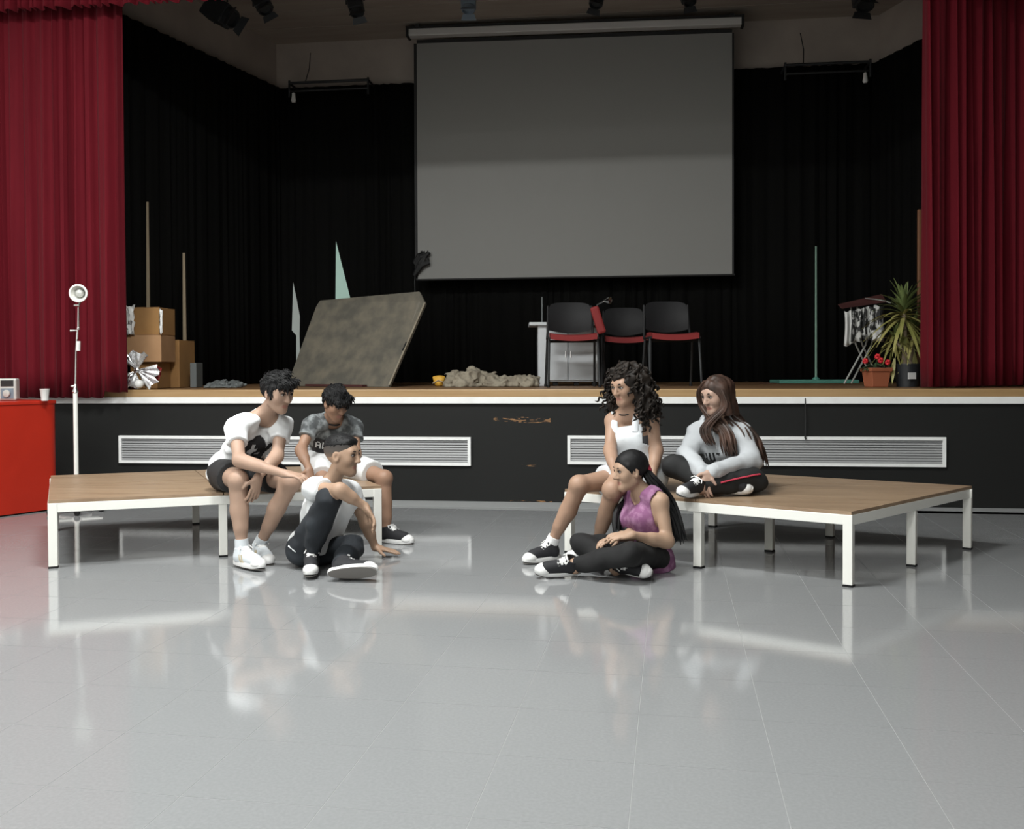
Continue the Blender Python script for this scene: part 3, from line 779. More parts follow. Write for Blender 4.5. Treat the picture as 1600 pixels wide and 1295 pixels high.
g_.ell(p+Vector((0, 0, .05)), (.058, .04, .055), None, .01); g_.cone(p+Vector((-.05, 0, .09)), p+Vector((.05, .01, .095)), .012, .012, .02); g_.noise(.004, 14, 2); g_.cut((0, 0, HS+.002), (0, 0, -1))
g_.build('body', M_yellow, rt); MB().tube([p+Vector((-.06, -.03, .03)), p+Vector((0, -.045, .06)), p+Vector((.06, -.03, .04))], .006, 6).build('strap', M_lath, rt)

# white desk with cabinet
dd = 9.55
def D(px, py, e=0): return J(px, py, dd+e)
rt = root('desk', D(888, 603), 'white desk with a two door cabinet behind the chairs', 'desk')
def wbox(x0, x1, yt, yb, e0, e1, name, m, par, zb=None, bevel=.003):
    a, b = D(x0, yb, e0), D(x1, yb, e0); z1_ = D((x0+x1)/2, yt, e0).z; z0_ = D((x0+x1)/2, yb, e0).z if zb is None else zb
    k = CF*(e1-e0)
    return MB().hexa([Vector((p.x, p.y, z0_)) for p in (a, b, b+k, a+k)], [Vector((p.x, p.y, z1_)) for p in (a, b, b+k, a+k)]).build(name, m, par, bevel=bevel)
wbox(827, 940, 503, 508, -.05, .5, 'top', M_desk, rt)
wbox(841, 856, 508.5, 604, 0, .42, 'side_panel', M_desk, rt, zb=HS+.001)
wbox(857, 935, 512, 600, .04, .42, 'cabinet', M_desk, rt, zb=HS+.04)
for (x0, x1) in ((858, 887), (889, 934)):
    dr = wbox(x0, x1, 518, 592, .02, .04, 'door', M_desk, rt, zb=HS+.055)
    q = D(884 if x0 < 880 else 892, 548, .015)
    MB().tube([q, q-Vector((0, 0, .07))], .006, 8).build('handle', M_chrome, dr)
for x0 in (864, 897, 925):
    wbox(x0, x0+8, 597, 604, .06, .12, 'foot', M_chair_blk, rt, zb=HS+.001)
tag(MB().tube([D(847, 503, .1), D(847, 464, .1)], .008, 8).build('rod', M_gray, smooth=True), 'thin dark rod standing upright on the white desk top', 'rod')

# chairs
def chair(cx, d, rz, label, wpx=77):
    c = J(cx, 604, d); c.z = HS
    R_ = Matrix.Rotation(YAW+rz, 3, 'Z')
    rt = root('conference_chair', c, label, 'chair', 'chairs on the stage')
    def P(x, y, z): return c+R_ @ Vector((x, y, z))      # y negative = toward the hall
    hw = .225
    # seat cushion: curved pad
    vs = []; fs = []; nx, ny = 10, 6
    for s_ in (0, 1):
        for i in range(nx+1):
            for j in range(ny+1):
                u = i/nx*2-1; v = j/ny*2-1
                z = .44+(.05 if s_ else 0)+.018*u*u-.02*max(0, -v-.4)
                vs.append(P(u*.215*(1-.05*max(0, v)), v*.2-.02, z))
    n1 = (nx+1)*(ny+1)
    for s_ in (0, 1):
        for i in range(nx):
            for j in range(ny):
                q = s_*n1+i*(ny+1)+j; fs.append((q, q+1, q+ny+2, q+ny+1))
    for i in range(nx):
        for j in (0, ny): q = i*(ny+1)+j; fs.append((q, q+ny+1, q+ny+1+n1, q+n1))
    for j in range(ny):
        for i in (0, nx): q = i*(ny+1)+j; fs.append((q, q+1, q+1+n1, q+n1))
    MB().add(vs, fs).build('seat', M_chair_red, rt, smooth=True)
    # backrest: rounded, curved shell with lumbar hollow
    vs = []; fs = []; nx, ny = 12, 8
    for s_ in (0, 1):
        for i in range(nx+1):
            for j in range(ny+1):
                u = i/nx*2-1; t = j/ny
                half = .205*(1-.10*(max(0, t-.75)/.25)**2)
                z0 = .545-.03*(1-u*u); z1_ = .815-.022*(u*u)**2
                vs.append(P(u*half, .20+.06*t-.035*(1-u*u)*-1+.018*s_-.02*(1-(2*t-1)**2), z0+(z1_-z0)*t))
    n1 = (nx+1)*(ny+1)
    for s_ in (0, 1):
        for i in range(nx):
            for j in range(ny):
                q = s_*n1+i*(ny+1)+j; fs.append((q, q+1, q+ny+2, q+ny+1))
    for i in range(nx):
        for j in (0, ny): q = i*(ny+1)+j; fs.append((q, q+ny+1, q+ny+1+n1, q+n1))
    for j in range(ny):
        for i in (0, nx): q = i*(ny+1)+j; fs.append((q, q+1, q+1+n1, q+n1))
    MB().add(vs, fs).build('backrest', M_chair_blk, rt, smooth=True)
    for s_ in (-1, 1):
        MB().tube([P(s_*hw, -.20, .455), P(s_*hw, .17, .455), P(s_*hw*.97, .215, .52), P(s_*hw*.93, .27, .78)], .012, 8).build('side_tube', M_chair_blk, rt, smooth=True)
        MB().tube([P(s_*hw, -.16, .46), P(s_*(hw+.012), -.22, .012)], .012, 8).build('leg', M_dark_metal, rt, smooth=True)
        MB().tube([P(s_*hw, .12, .46), P(s_*(hw+.012), .25, .012)], .012, 8).build('leg', M_dark_metal, rt, smooth=True)
        for yy in (-.22, .25): MB().lathe(P(s_*(hw+.012), yy, .001), [(.014, 0), (.015, .02), (.012, .024)], 10).build('foot_cap', M_chair_blk, rt)
    MB().tube([P(-hw, -.14, .43), P(hw, -.14, .43)], .010, 8).build('cross_bar', M_chair_blk, rt, smooth=True)
    MB().tube([P(-hw, .12, .43), P(hw, .12, .43)], .010, 8).build('cross_bar', M_chair_blk, rt, smooth=True)
chair(894, 9.05, .02, 'black chair with red seat standing right in front of the white desk')
chair(977, 9.95, -.05, 'middle black chair with red seat, partly hidden by the curly haired girl')
chair(1049, 8.98, .03, 'rightmost black chair with red seat on the stage')
# red padded panel on a folded stand between the chairs, and a small chrome microphone lamp
q0, q1 = J(941, 521, 9.12), J(928, 479, 9.12); ax = (q1-q0).normalized(); sd = ax.cross(CF).normalized()
rt = root('folded_chair', at_z(940, 604, HS), 'narrow red padded seat of a folded chair wedged between the first two chairs', 'chair')
rot = Matrix((sd, CF, ax)).transposed()
MB().box((q0+q1)/2, (.085, .05, (q1-q0).length), rot).build('seat', M_chair_red, rt, bevel=.02)
for s_ in (-1, 1):
    MB().tube([q1+CF*.03+ax*.0, q0+CF*.05, Vector((q0.x, q0.y, HS+.012))+CR*(.03+.03*s_)+CF*(.1+.1*s_)], .009, 8).build('leg', M_chair_blk, rt, smooth=True)
rt = root('gooseneck_lamp', J(932, 503, 9.62), 'small chrome lamp head on a thin arm above the red folded chair', 'lamp')
b0 = J(932, 503, 9.72)
MB().lathe(b0, [(.05, .001), (.05, .012), (.012, .02), (.006, .03)], 18).build('base', M_dark_metal, rt, smooth=True)
MB().tube([b0+Vector((0, 0, .02)), J(931, 485, 9.7), J(933, 476, 9.6), J(943, 471, 9.5)], .006, 8).build('arm', M_chrome, rt, smooth=True)
e = J(946, 470, 9.5); fw = dv(.8, .05, .6); sx = fw.cross(CU).normalized(); rot = Matrix((sx, sx.cross(fw)*-1, fw)).transposed()
MB().lathe(e, [(.010, -.02), (.014, .0), (.03, .03), (.036, .055), (.03, .058), (.006, .04)], 18, rot).build('lamp_head', M_chrome, rt, smooth=True)

# green pole on a flat base
gp = at_z(1275, 598.5, HS); dg = (gp-CP).dot(CF)
rt = root('green_pole', gp, 'slender pale green pole standing on a flat teal base right of the chairs', 'pole')
a, b = J(1212, 599, dg), J(1335, 599, dg); a.z = b.z = HS+.002
MB().hexa([a-CF*.15, b-CF*.15, b+CF*.25, a+CF*.25], [v+Vector((0, 0, .035)) for v in (a-CF*.15, b-CF*.15, b+CF*.25, a+CF*.25)]).build('base', M_teal, rt, bevel=.005)
MB().tube([gp+Vector((0, 0, .037)), J(1275, 386, dg)], [.013, .010], 10).build('shaft', M_greenpole, rt, smooth=True)
MB().lathe(gp+Vector((0, 0, .037)), [(.04, 0), (.04, .01), (.02, .03)], 14).build('socket', M_teal, rt)
MB().sphere(J(1275, 386, dg), .012, 10, 6).build('tip', M_greenpole, rt, smooth=True)
tag(MB().box(J(1200, 600, dg-.1)*1.0+Vector((0, 0, 0)), (.16, .1, .03), Matrix.Rotation(.3, 3, 'Z')).build('wood_offcut', M_darkred), 'small reddish wood offcut lying left of the teal base', 'offcut').location.z += 0
# folding stand with cloths
dr_ = 9.45
def S(px, py, e=0): return J(px, py, dr_+e)
sb = S(1345, 602); sb.z = HS
rt = root('folding_stand', sb, 'folding stand with dark red top and patterned white cloths beside the yucca', 'stand')
a, b = S(1316, 482), S(1386, 472)
MB().slab([a, b, b+CU*.09+CF*.12, a+CU*.05+CF*.12], CF*.03).build('top', M_darkred, rt, bevel=.01)
for (x0, y0, x1, y1, e) in ((1319, 601, 1352, 540, 0), (1330, 601, 1361, 540, .1), (1366, 601, 1338, 540, .25), (1376, 601, 1348, 540, .32)):
    q0 = S(x0, y0, e); q0.z = HS+.012
    MB().tube([q0, S(x1, y1, e*.6+.06), S(x1+(x1-x0)*.25, y1-22, e*.4+.08), S(x1+(x1-x0)*.3, 480, .1)], .009, 8).build('leg', M_silver, rt, smooth=True)
for k, (x0, x1, yt, yb) in enumerate(((1320, 1330, 486, 540), (1330, 1345, 484, 535), (1344, 1353, 482, 531), (1352, 1367, 480, 532), (1366, 1381, 478, 533))):
    vs = []; fs = []
    for i in range(9):
        for j in range(7):
            u, t = i/8, j/6; x = x0+(x1-x0)*u; y = yt+(yb-yt)*t+1.5*math.sin(u*5+k)
            vs.append(S(x+1.0*math.sin(t*4+k), y, -.03-.02*math.sin(u*math.pi*2+k)-.012*t))
    for i in range(8):
        for j in range(6): q = i*7+j; fs.append((q, q+1, q+8, q+7))
    o = MB().add(vs, fs).build('cloth', M_lace if k != 0 else M_plastic_w, rt, smooth=True); o.modifiers.new('s', 'SOLIDIFY').thickness = .006
q = S(1371, 524, -.1)
o = crumple(q, None, 5, 5, 8, .03, CR*.10, CU*.11).build('white_cloth', M_plastic_w, rt, smooth=True); o.modifiers.new('s', 'SOLIDIFY').thickness = .004
MB().tube([S(1352, 466, .05), S(1372, 468, .05), S(1392, 473, 0)], [.004, .006, .006], 6).build('loose_strap', M_silver, rt)
# flower pot
fp = at_z(1369, 604.5, HS); fp.z = HS+.001; dfp = (fp-CP).dot(CF); u_ = dfp/1500
rt = root('flower_pot', fp, 'square terracotta pot with dark leaves and small red flowers', 'plant')
rz_ = Matrix.Rotation(YAW+.15, 3, 'Z')
def sq(hw_): return [rz_ @ Vector((x*hw_, y*hw_, 0)) for x, y in ((-1, -1), (1, -1), (1, 1), (-1, 1))]
hp = 30*u_
MB().hexa([fp+v for v in sq(13*u_)], [fp+v+Vector((0, 0, hp)) for v in sq(16.5*u_)]).build('pot', M_terra, rt, bevel=.006)
MB().hexa([fp+v+Vector((0, 0, hp-.035)) for v in sq(17.5*u_)], [fp+v+Vector((0, 0, hp)) for v in sq(18.2*u_)]).build('rim', M_terra, rt, bevel=.006)
MB().hexa([fp+v+Vector((0, 0, hp)) for v in sq(15*u_)], [fp+v+Vector((0, 0, hp+.004)) for v in sq(15*u_)]).build('soil', M_soil, rt)
rnd = random.Random(21)
def leaf_mesh(base, dirv, L, wd, droop, n=6, side=None, fold=.25):
    d = Vector(dirv).normalized(); sd = side or d.cross(CU)
    if sd.length < .05: sd = CR.copy()
    sd = sd.normalized(); vs = []; fs = []
    for i in range(n+1):
        t = i/n; p = base+d*L*t-CU*droop*t*t*L
        wt = wd*(math.sin(math.pi*min(1, .12+t*.88))**.7)*(1-t*.25) if i < n else .001
        up = sd.cross(d).normalized()
        vs += [p-sd*wt+up*wt*fold, p-up*.002, p+sd*wt+up*wt*fold, p+up*.003]
    for i in range(n):
        for k in range(4): fs.append((i*4+k, i*4+(k+1) % 4, (i+1)*4+(k+1) % 4, (i+1)*4+k))
    fs += [(3, 2, 1, 0), (n*4, n*4+1, n*4+2, n*4+3)]
    return vs, fs
for k in range(26):
    a = rnd.uniform(0, 6.28); el = rnd.uniform(.1, 1.1)
    b = fp+Vector((math.cos(a)*.05, math.sin(a)*.05, hp))
    vs, fs = leaf_mesh(b, (math.cos(a)*math.cos(el), math.sin(a)*math.cos(el), math.sin(el)), rnd.uniform(.07, .12), .022, .5)
    MB().add(vs, fs).build('leaf', M_leafdk, rt, smooth=True)
for (x, y) in ((1371, 557), (1352, 564), (1387, 566), (1376, 563)):
    q = J(x, y, dfp-.06); fl2 = MB()
    for k in range(7):
        a = k*.9; fl2.sphere(q+CR*.014*math.cos(a)+CU*.014*math.sin(a)-CF*.006*(k % 2), (.013, .010, .013), 8, 5)
    fo = fl2.build('flower', M_flower, rt, smooth=True)
    MB().tube([q, (q+fp+Vector((0, 0, hp)))/2+Vector((0, 0, .02)), fp+Vector((0, 0, hp))], .003, 6).build('stem', M_leafdk, fo)
# yucca
yp = at_z(1418, 604.2, HS); yp.z = HS+.001; dy = (yp-CP).dot(CF); u_ = dy/1500
rt = root('yucca_plant', yp, 'tall yucca with spiky yellow green leaves in a black pot by the right curtain', 'plant')
hp = 36*u_
MB().lathe(yp, [(16*u_, 0), (19.5*u_, hp-.012), (20.5*u_, hp-.012), (20.5*u_, hp), (18.5*u_, hp), (17.5*u_, hp-.03), (.005, hp-.03)], 28).build('pot', M_pot, rt, smooth=True)
qa = J(1425, 587, dy-.116); MB().box(qa, (14*u_, .006, 10*u_), Matrix.Rotation(YAW+.3, 3, 'Z')).build('sticker', M_paper, rt)
heads = [(1412, 490, 0, .36, 70), (1427, 520, .06, .27, 34), (1398, 530, -.03, .20, 20)]
for hi_, (hx, hy, he, L, n) in enumerate(heads):
    tp = J(hx, hy, dy+he); bs = yp+Vector((CR.x*(-.03+.04*hi_), CR.y*(-.03+.04*hi_), hp-.03))
    MB().tube([bs, bs.lerp(tp, .5)+CR*.008, tp], [.026-.005*hi_, .022-.004*hi_, .02-.004*hi_], 10).build('trunk', M_trunk, rt, smooth=True)
    for k in range(n):
        a = k*2.39996; t = k/n
        el = 1.35-2.0*t+rnd.uniform(-.12, .12)
        dr3 = Vector((math.cos(a)*math.cos(el), math.sin(a)*math.cos(el), math.sin(el)))
        if dr3.dot(CR) > .55: dr3 -= CR*(dr3.dot(CR)-.5)
        if dr3.y < -.6: dr3.y = -.6
        base = tp+CU*(.05-.12*t)
        vs, fs = leaf_mesh(base, dr3, L*rnd.uniform(.75, 1.1), .020 if hi_ < 2 else .016, .25+.35*t, 7)
        MB().add(vs, fs).build('leaf', M_leaf2 if t < .45 else M_leaf, rt, smooth=True)
    for k in range(7 if hi_ < 2 else 3):
        a = rnd.uniform(2.2, 6.0); b = tp-CU*(.06+rnd.uniform(0, .12))
        vs, fs = leaf_mesh(b, (math.cos(a)*.35, -abs(math.sin(a))*.35, -1), rnd.uniform(.16, .27), .016, -.1, 6)
        MB().add(vs, fs).build('dry_leaf', M_leaf, rt, smooth=True)
# brown post beside the right curtain
pp = J(1436, 600, 8.75); pt = J(1437, 328, 8.75)
tag(MB().box(Vector((pp.x, pp.y, (HS+.001+pt.z)/2)), (.034, .034, pt.z-HS-.002), Matrix.Rotation(YAW, 3, 'Z')).build('post', M_brownpost, bevel=.008), 'brown wooden post standing at the inner edge of the right curtain', 'post')
# ================================================================== people
def skin(name, col):
    col = tuple(c*.88 for c in col)
    m = mat(name, col, .5, spec=.35, noise=(14, tuple(c*.92 for c in col), .35, .7))
    b = m.node_tree.nodes['Principled BSDF']; b.inputs['Subsurface Weight'].default_value = .06; b.inputs['Subsurface Radius'].default_value = (.01, .004, .002)
    return m
M_skin_a = skin('skin_a', (.46, .305, .225)); M_skin_b = skin('skin_b', (.36, .215, .145)); M_skin_c = skin('skin_c', (.44, .29, .20))
M_skin_d = skin('skin_d', (.42, .265, .185)); M_skin_e = skin('skin_e', (.45, .30, .21)); M_skin_f = skin('skin_f', (.50, .335, .26))
M_lip = mat('lip', (.36, .17, .13), .5)
M_hair_blk = mat('hair_black', (.006, .006, .0065), .6, spec=.25, noise=(40, (.012, .012, .0125), .4, .7))
M_hair_brn = mat('hair_dark_brown', (.010, .0075, .006), .6, spec=.25, noise=(30, (.022, .016, .012), .4, .7))
M_hair_f = mat('hair_brown', (.024, .015, .011), .5, spec=.35, noise=(9, (.085, .045, .032), .35, .68))
M_stub = mat('hair_stubble', (.10, .085, .072), .85)
M_eyew = mat('eye_white', (.38, .35, .33), .35); M_eyed = mat('iris', (.012, .008, .006), .25)
M_tee = mat('tee_white', (.74, .76, .77), .85, bump=(11, .35))
M_print = mat('print_black', (.018, .018, .02), .8); M_print_w = mat('print_white', (.62, .64, .64), .8)
M_camo = mat('tee_camo', (.055, .06, .062), .85, noise=(16, (.24, .26, .265), .42, .6))
M_camo_low = mat('tee_charcoal', (.05, .055, .055), .85, noise=(18, (.10, .11, .11), .42, .65))
M_shortblk = mat('shorts_black', (.012, .012, .013), .8); M_shortwht = mat('shorts_white', (.72, .73, .73), .85)
M_jeans = mat('jeans_dark', (.008, .0105, .0145), .85, bump=(16, .5), noise=(8, (.016, .021, .027), .35, .7))
M_legging = mat('trousers_black', (.0055, .0055, .006), .85, bump=(14, .4))
M_track = mat('track_black', (.008, .0085, .009), .8, bump=(14, .4)); M_stripe = mat('stripe_red', (.42, .03, .06), .7)
M_dung = mat('dungaree_white', (.66, .69, .71), .85, noise=(9, (.58, .61, .64), .35, .7), bump=(30, .15))
M_tank = mat('tank_grey', (.06, .06, .065), .85)
M_purple = mat('top_purple', (.20, .075, .165), .85, noise=(24, (.31, .155, .265), .45, .62))
M_hood = mat('hoodie_grey', (.44, .46, .48), .9, bump=(12, .35))
M_sock = mat('sock', (.72, .72, .72), .9)
M_rub = mat('rubber_white', (.74, .74, .73), .45); M_canvas = mat('canvas_black', (.014, .014, .017), .8)
M_canvas_w = mat('shoe_leather_white', (.60, .64, .67), .5); M_outs = mat('outsole_grey', (.16, .15, .14), .7); M_gold = mat('gold_stripe', (.42, .33, .18), .5)

# ---- sneaker template (toe along +y, sole at z = 0, ankle at (0, .065, .10))
def shoe_parts(canvas, extra):
    P = {}
    g_ = Grid((-.07, -.02, -.01), (.07, .30, .15), .0038)
    g_.cone((0, .045, .045), (.004, .20, .034), .036, .036, .0)
    g_.cone((0, .055, .06), (0, .058, .098), .040, .041, .03)
    g_.cone((0, .09, .075), (.002, .19, .05), .028, .024, .03)
    g_.cut((0, 0, .012), (0, 0, -1)); g_.cut((0, .06, .108), (0, -.25, 1))
    g_.cone((0, .058, .09), (0, .055, .15), .033, .033, .006, 'd')
    P['upper'] = (g_.mesh('upper'), [canvas])
    out = []
    for k in range(36):
        a = 2*math.pi*k/36; y = .128+.138*math.sin(a); t = (y+.01)/.276
        wd = (.034+.012*math.sin(min(1, t*1.25)*math.pi*.5)-.004*math.sin(t*math.pi))
        out.append(Vector((math.copysign(abs(math.cos(a))**.75, math.cos(a))*wd+.004*t, y, 0)))
    mb = MB(); n = len(out)
    lv = [(1, .003), (1.03, .008), (1.03, .022), (.99, .028)]
    vs = []; fs = []
    for s_, z in lv:
        for q in out: vs.append(Vector((q.x*s_, .128+(q.y-.128)*(1+(s_-1)*.4), z+.010*max(0, q.y-.2)/.066)))
    for i in range(len(lv)-1):
        for k in range(n): fs.append((i*n+k, i*n+(k+1) % n, (i+1)*n+(k+1) % n, (i+1)*n+k))
    fs += [tuple(range(n-1, -1, -1)), tuple((len(lv)-1)*n+k for k in range(n))]
    P['sole'] = (mb.add(vs, fs).mesh('sole'), [M_rub])
    mb = MB(); mb.slab([Vector((q.x*.96, .128+(q.y-.128)*.97, .0)) for q in out], (0, 0, .0045)); P['outsole'] = (mb.mesh('outsole'), [M_outs])
    g_ = Grid((-.06, .16, .0), (.06, .29, .09), .0038)
    g_.ell((.003, .215, .028), (.043, .048, .036), None, 0); g_.cut((0, .198, 0), (0, -1, -.25)); g_.cut((0, 0, .02), (0, 0, -1))
    P['toe_cap'] = (g_.mesh('toe_cap'), [M_rub])
    mb = MB()
    for k in range(6):
        y = .098+.017*k; z = .1035-.0085*k-.0004*k*k
        pts = [(-.026+.001*k, y+.003, z-.012), (-.012, y, z+.001), (.012, y+.004, z+.001), (.026-.001*k, y-.001, z-.012)]
        mb.tube(pts, .0055, 6)
        mb.tube([(p[0]*-1, p[1]+.006, p[2]) for p in pts], .005, 6)
    mb.tube([(0, .095, .11), (.03, .085, .115), (.04, .10, .10)], .004, 6); mb.tube([(0, .095, .11), (-.03, .088, .115), (-.042, .105, .098)], .004, 6)
    P['lace'] = (mb.mesh('lace'), [M_rub])
    mb = MB(); mb.tube([(0, .088, .118), (0, .105, .099), (.001, .14, .082), (.002, .185, .064)], [.016, .020, .019, .014], 10, flat=.35); P['tongue'] = (mb.mesh('tongue'), [M_rub])
    if extra:
        mb = MB()
        for s_ in (-1, 1):
            for y in (.085, .105): mb.tube([(s_*.036, y+.02, .026), (s_*.041, y+.008, .045), (s_*.037, y, .07)], .006, 6, flat=.4)
        P['stripe'] = (mb.mesh('stripe'), [M_gold])
        g_ = Grid((-.06, -.02, .0), (.06, .12, .10), .0038)
        g_.cone((0, .045, .045), (0, .06, .045), .0385, .038, 0); g_.cut((0, .072, 0), (0, 1, 0)); g_.cut((0, 0, .075), (0, 0, 1)); g_.cut((0, 0, .02), (0, 0, -1))
        P['heel_counter'] = (g_.mesh('heel_counter'), [M_print])
    for nm, (me, ms) in P.items():
        for m in ms: me.materials.append(m)
        me.polygons.foreach_set('use_smooth', [True]*len(me.polygons))
        try: me.set_sharp_from_angle(angle=math.radians(38))
        except Exception: pass
    return P
SHOE_BW = shoe_parts(M_canvas, False); SHOE_W = shoe_parts(M_canvas_w, True)
def put_shoe(rt, P, ankle, toe, up, size=1.0, floor=0.):
    f_ = Vector(toe).normalized(); u_ = Vector(up); u_ = (u_-f_*u_.dot(f_)).normalized(); r_ = f_.cross(u_)
    M4 = Matrix((r_, f_, u_)).transposed().to_4x4()
    loc = Vector(ankle)-f_*.06*size-u_*.092*size
    low = min((M4.to_3x3() @ Vector((x, y, z))*size+loc).z for x in (-.045, .045) for y in (-.01, .266) for z in (0, .05))
    if low < floor+.001: loc.z += floor+.001-low
    base = link('shoe', P['upper'][0], None, rt)
    base.matrix_basis = Matrix.Translation(loc) @ M4 @ Matrix.Scale(size, 4)
    for nm in P:
        if nm == 'upper': continue
        o = bpy.data.objects.new(nm, P[nm][0]); COL.objects.link(o); o.parent = base
    return base, low

# ---- body builder
def frame(f_, u_hint=CU):
    f_ = Vector(f_).normalized(); r_ = f_.cross(Vector(u_hint)).normalized(); u_ = r_.cross(f_)
    return r_, f_, u_
class Person:
    def __init__(s, label, loc, jn, headF, sk, hs=1.0, headU=CU, hands=None, slim=1.0, female=False, group='young people sitting in the hall'):
        s.rt = root('person', loc, label, 'person', group); s.j = jn; s.sk = sk; s.slim = slim; s.fem = female
        s.hr, s.hf, s.hu = frame(headF, headU); s.hs = hs; s.hands = hands or {}
        s.side = (jn['shL']-jn['shR']).normalized(); s.spine = (jn['neck']-jn['pel']).normalized()
        s.front = s.side.cross(s.spine).normalized()        # chest direction
    def H(s, x, y, z): return s.j['head']+(s.hr*x+s.hf*y+s.hu*z)*s.hs
    def hrot(s): return Matrix((s.hr, s.hf, s.hu)).transposed()
    def torso(s, g_, inf=0., k=.05, clips=(), shoulders=True):
        j = s.j; sl = s.slim; a = s.side; pel, ch, nk = j['pel'], j['chest'], j['neck']
        wst = pel.lerp(ch, .45)
        g_.cone(j['hipR'], j['hipL'], .088*sl+inf, .088*sl+inf, k, clips=clips)
        g_.cone(pel-a*.045, wst-a*.035, .085*sl+inf, .08*sl+inf, k, clips=clips); g_.cone(pel+a*.045, wst+a*.035, .085*sl+inf, .08*sl+inf, k, clips=clips)
        g_.cone(wst-a*.035, ch-a*.055, .08*sl+inf, .088*sl+inf, k, clips=clips); g_.cone(wst+a*.035, ch+a*.055, .08*sl+inf, .088*sl+inf, k, clips=clips)
        g_.cone(ch-a*.055, j['shR'].lerp(nk, .35)-s.spine*.035, .088*sl+inf, .055*sl+inf, k, clips=clips); g_.cone(ch+a*.055, j['shL'].lerp(nk, .35)-s.spine*.035, .088*sl+inf, .055*sl+inf, k, clips=clips)
        if s.fem:
            for q in (-1, 1): g_.ell(ch+a*.055*q+s.front*.055+s.spine*.0, (.06+inf*.6,)*3, None, k, clips=clips)
        if shoulders:
            g_.cone(j['shR'], nk-a*.03, .047*sl+inf, .04+inf, k, clips=clips); g_.cone(j['shL'], nk+a*.03, .047*sl+inf, .04+inf, k, clips=clips)
    def limb(s, g_, a, b, ra, rb, t0=0, t1=1, k=.03, inf=0, clips=()):
        A, B = s.j[a], s.j[b]; g_.cone(A.lerp(B, t0), A.lerp(B, t1), (ra+(rb-ra)*t0)*s.slim+inf, (ra+(rb-ra)*t1)*s.slim+inf, k, clips=clips)
    def hand(s, g_, w, spec, lr):
        d, n, curl = spec[0].normalized(), spec[1], spec[2]; n = (n-d*n.dot(d)).normalized(); t = d.cross(n)*(1 if lr == 'R' else -1)
        ac = t; sc = spec[3] if len(spec) > 3 else 1.0
        pr = Matrix((ac, d, n)).transposed()
        g_.ell(w+d*.047*sc, (.037*sc, .052*sc, .0155*sc), pr, .012)
        g_.ell(w+d*.012*sc, (.024*sc, .03*sc, .018*sc), pr, .02)
        for i, (L, off) in enumerate(((.066, .030), (.075, .0105), (.070, -.009), (.055, -.028))):
            b = w+d*(.086-.004*abs(i-1))*sc+ac*off*sc; dd = (d+ac*off*2.2).normalized(); p = b; ang = 0
            for q, (fr, r0, r1) in enumerate(((.45, .0092, .0085), (.3, .0085, .0078), (.25, .0078, .0066))):
                ang += curl*(.6 if q == 0 else .8); e = (dd*math.cos(ang)+n*math.sin(ang)); p2 = p+e*L*fr*sc
                g_.cone(p, p2, r0*sc, r1*sc, .005); p = p2
        b = w+d*.022*sc+ac*.026*sc; e = (d*.62+ac*.68+n*.25).normalized(); m_ = b+e*.042*sc
        g_.cone(b, m_, .0125*sc, .0105*sc, .01); g_.cone(m_, m_+(d*.85+ac*.3+n*.35).normalized()*.034*sc, .0105*sc, .008*sc, .005)
    def body(s, h=.0052):
        j = s.j; H = s.H; hs = s.hs; R_ = s.hrot()
        pts = [v for v in j.values()]
        for lr in 'RL':
            if lr in s.hands: pts.append(j['wr'+lr]+s.hands[lr][0].normalized()*.2)
        g_ = grid_around(pts, .17, h)
        s.torso(g_)
        for lr in 'RL':
            s.limb(g_, 'sh'+lr, 'el'+lr, .046, .036); s.limb(g_, 'el'+lr, 'wr'+lr, .037, .024)
            A, B = j['el'+lr], j['wr'+lr]; g_.cone(A.lerp(B, .12), A.lerp(B, .45), .036*s.slim, .032*s.slim, .03)
            s.limb(g_, 'hip'+lr, 'kn'+lr, .082, .054); s.limb(g_, 'kn'+lr, 'an'+lr, .052, .032)
            A, B, C_ = j['kn'+lr], j['an'+lr], j['hip'+lr]
            bk = ((A-C_).normalized()*-.0+(C_-A).normalized()); ax = (B-A).normalized(); bk = (bk-ax*bk.dot(ax))
            bk = bk.normalized() if bk.length > .1 else Vector((0, 0, 0))
            g_.cone(A.lerp(B, .15)+bk*.012, A.lerp(B, .45)+bk*.016, .040*s.slim, .042*s.slim, .04); g_.cone(A.lerp(B, .45)+bk*.016, A.lerp(B, .7), .042*s.slim, .032*s.slim, .04)
            g_.ell(A-bk*.012, (.048*s.slim,)*3, None, .03)
            g_.cone(B, B-CU*.02, .034, .034, .02)
            if lr in s.hands: s.hand(g_, j['wr'+lr], s.hands[lr], lr)
        # neck and head
        g_.cone(j['neck']-s.spine*.02, H(0, -.018, -.045), .052*s.slim, .049*s.slim, .03)
        def e(c, r, k=.02, mode='u'): g_.ell(H(*c), tuple(q*hs for q in r), R_, k, mode)
        def c(a, b, ra, rb, k=.02, mode='u'): g_.cone(H(*a), H(*b), ra*hs, rb*hs, k, mode)
        e((0, -.014, .034), (.073, .092, .082), .0)
        c((0, .020, .012), (0, .034, -.058), .060, .038, .035)
        c((-.040, .0, -.042), (-.012, .054, -.078), .024, .018, .03); c((.040, .0, -.042), (.012, .054, -.078), .024, .018, .03)
        e((0, .057, -.082), (.018, .017, .015), .02)
        e((-.036, .048, -.012), (.026, .026, .03), .025); e((.036, .048, -.012), (.026, .026, .03), .025)
        c((-.034, .066, .037), (.034, .066, .037), .013, .013, .02)
        c((0, .078, .028), (0, .098, -.016), .008, .0115, .012); e((-.010, .088, -.020), (.008, .010, .008), .008); e((.010, .088, -.020), (.008, .010, .008), .008)
        e((-.031, .089, .018), (.016, .014, .0115), .012, 'd'); e((.031, .089, .018), (.016, .014, .0115), .012, 'd')
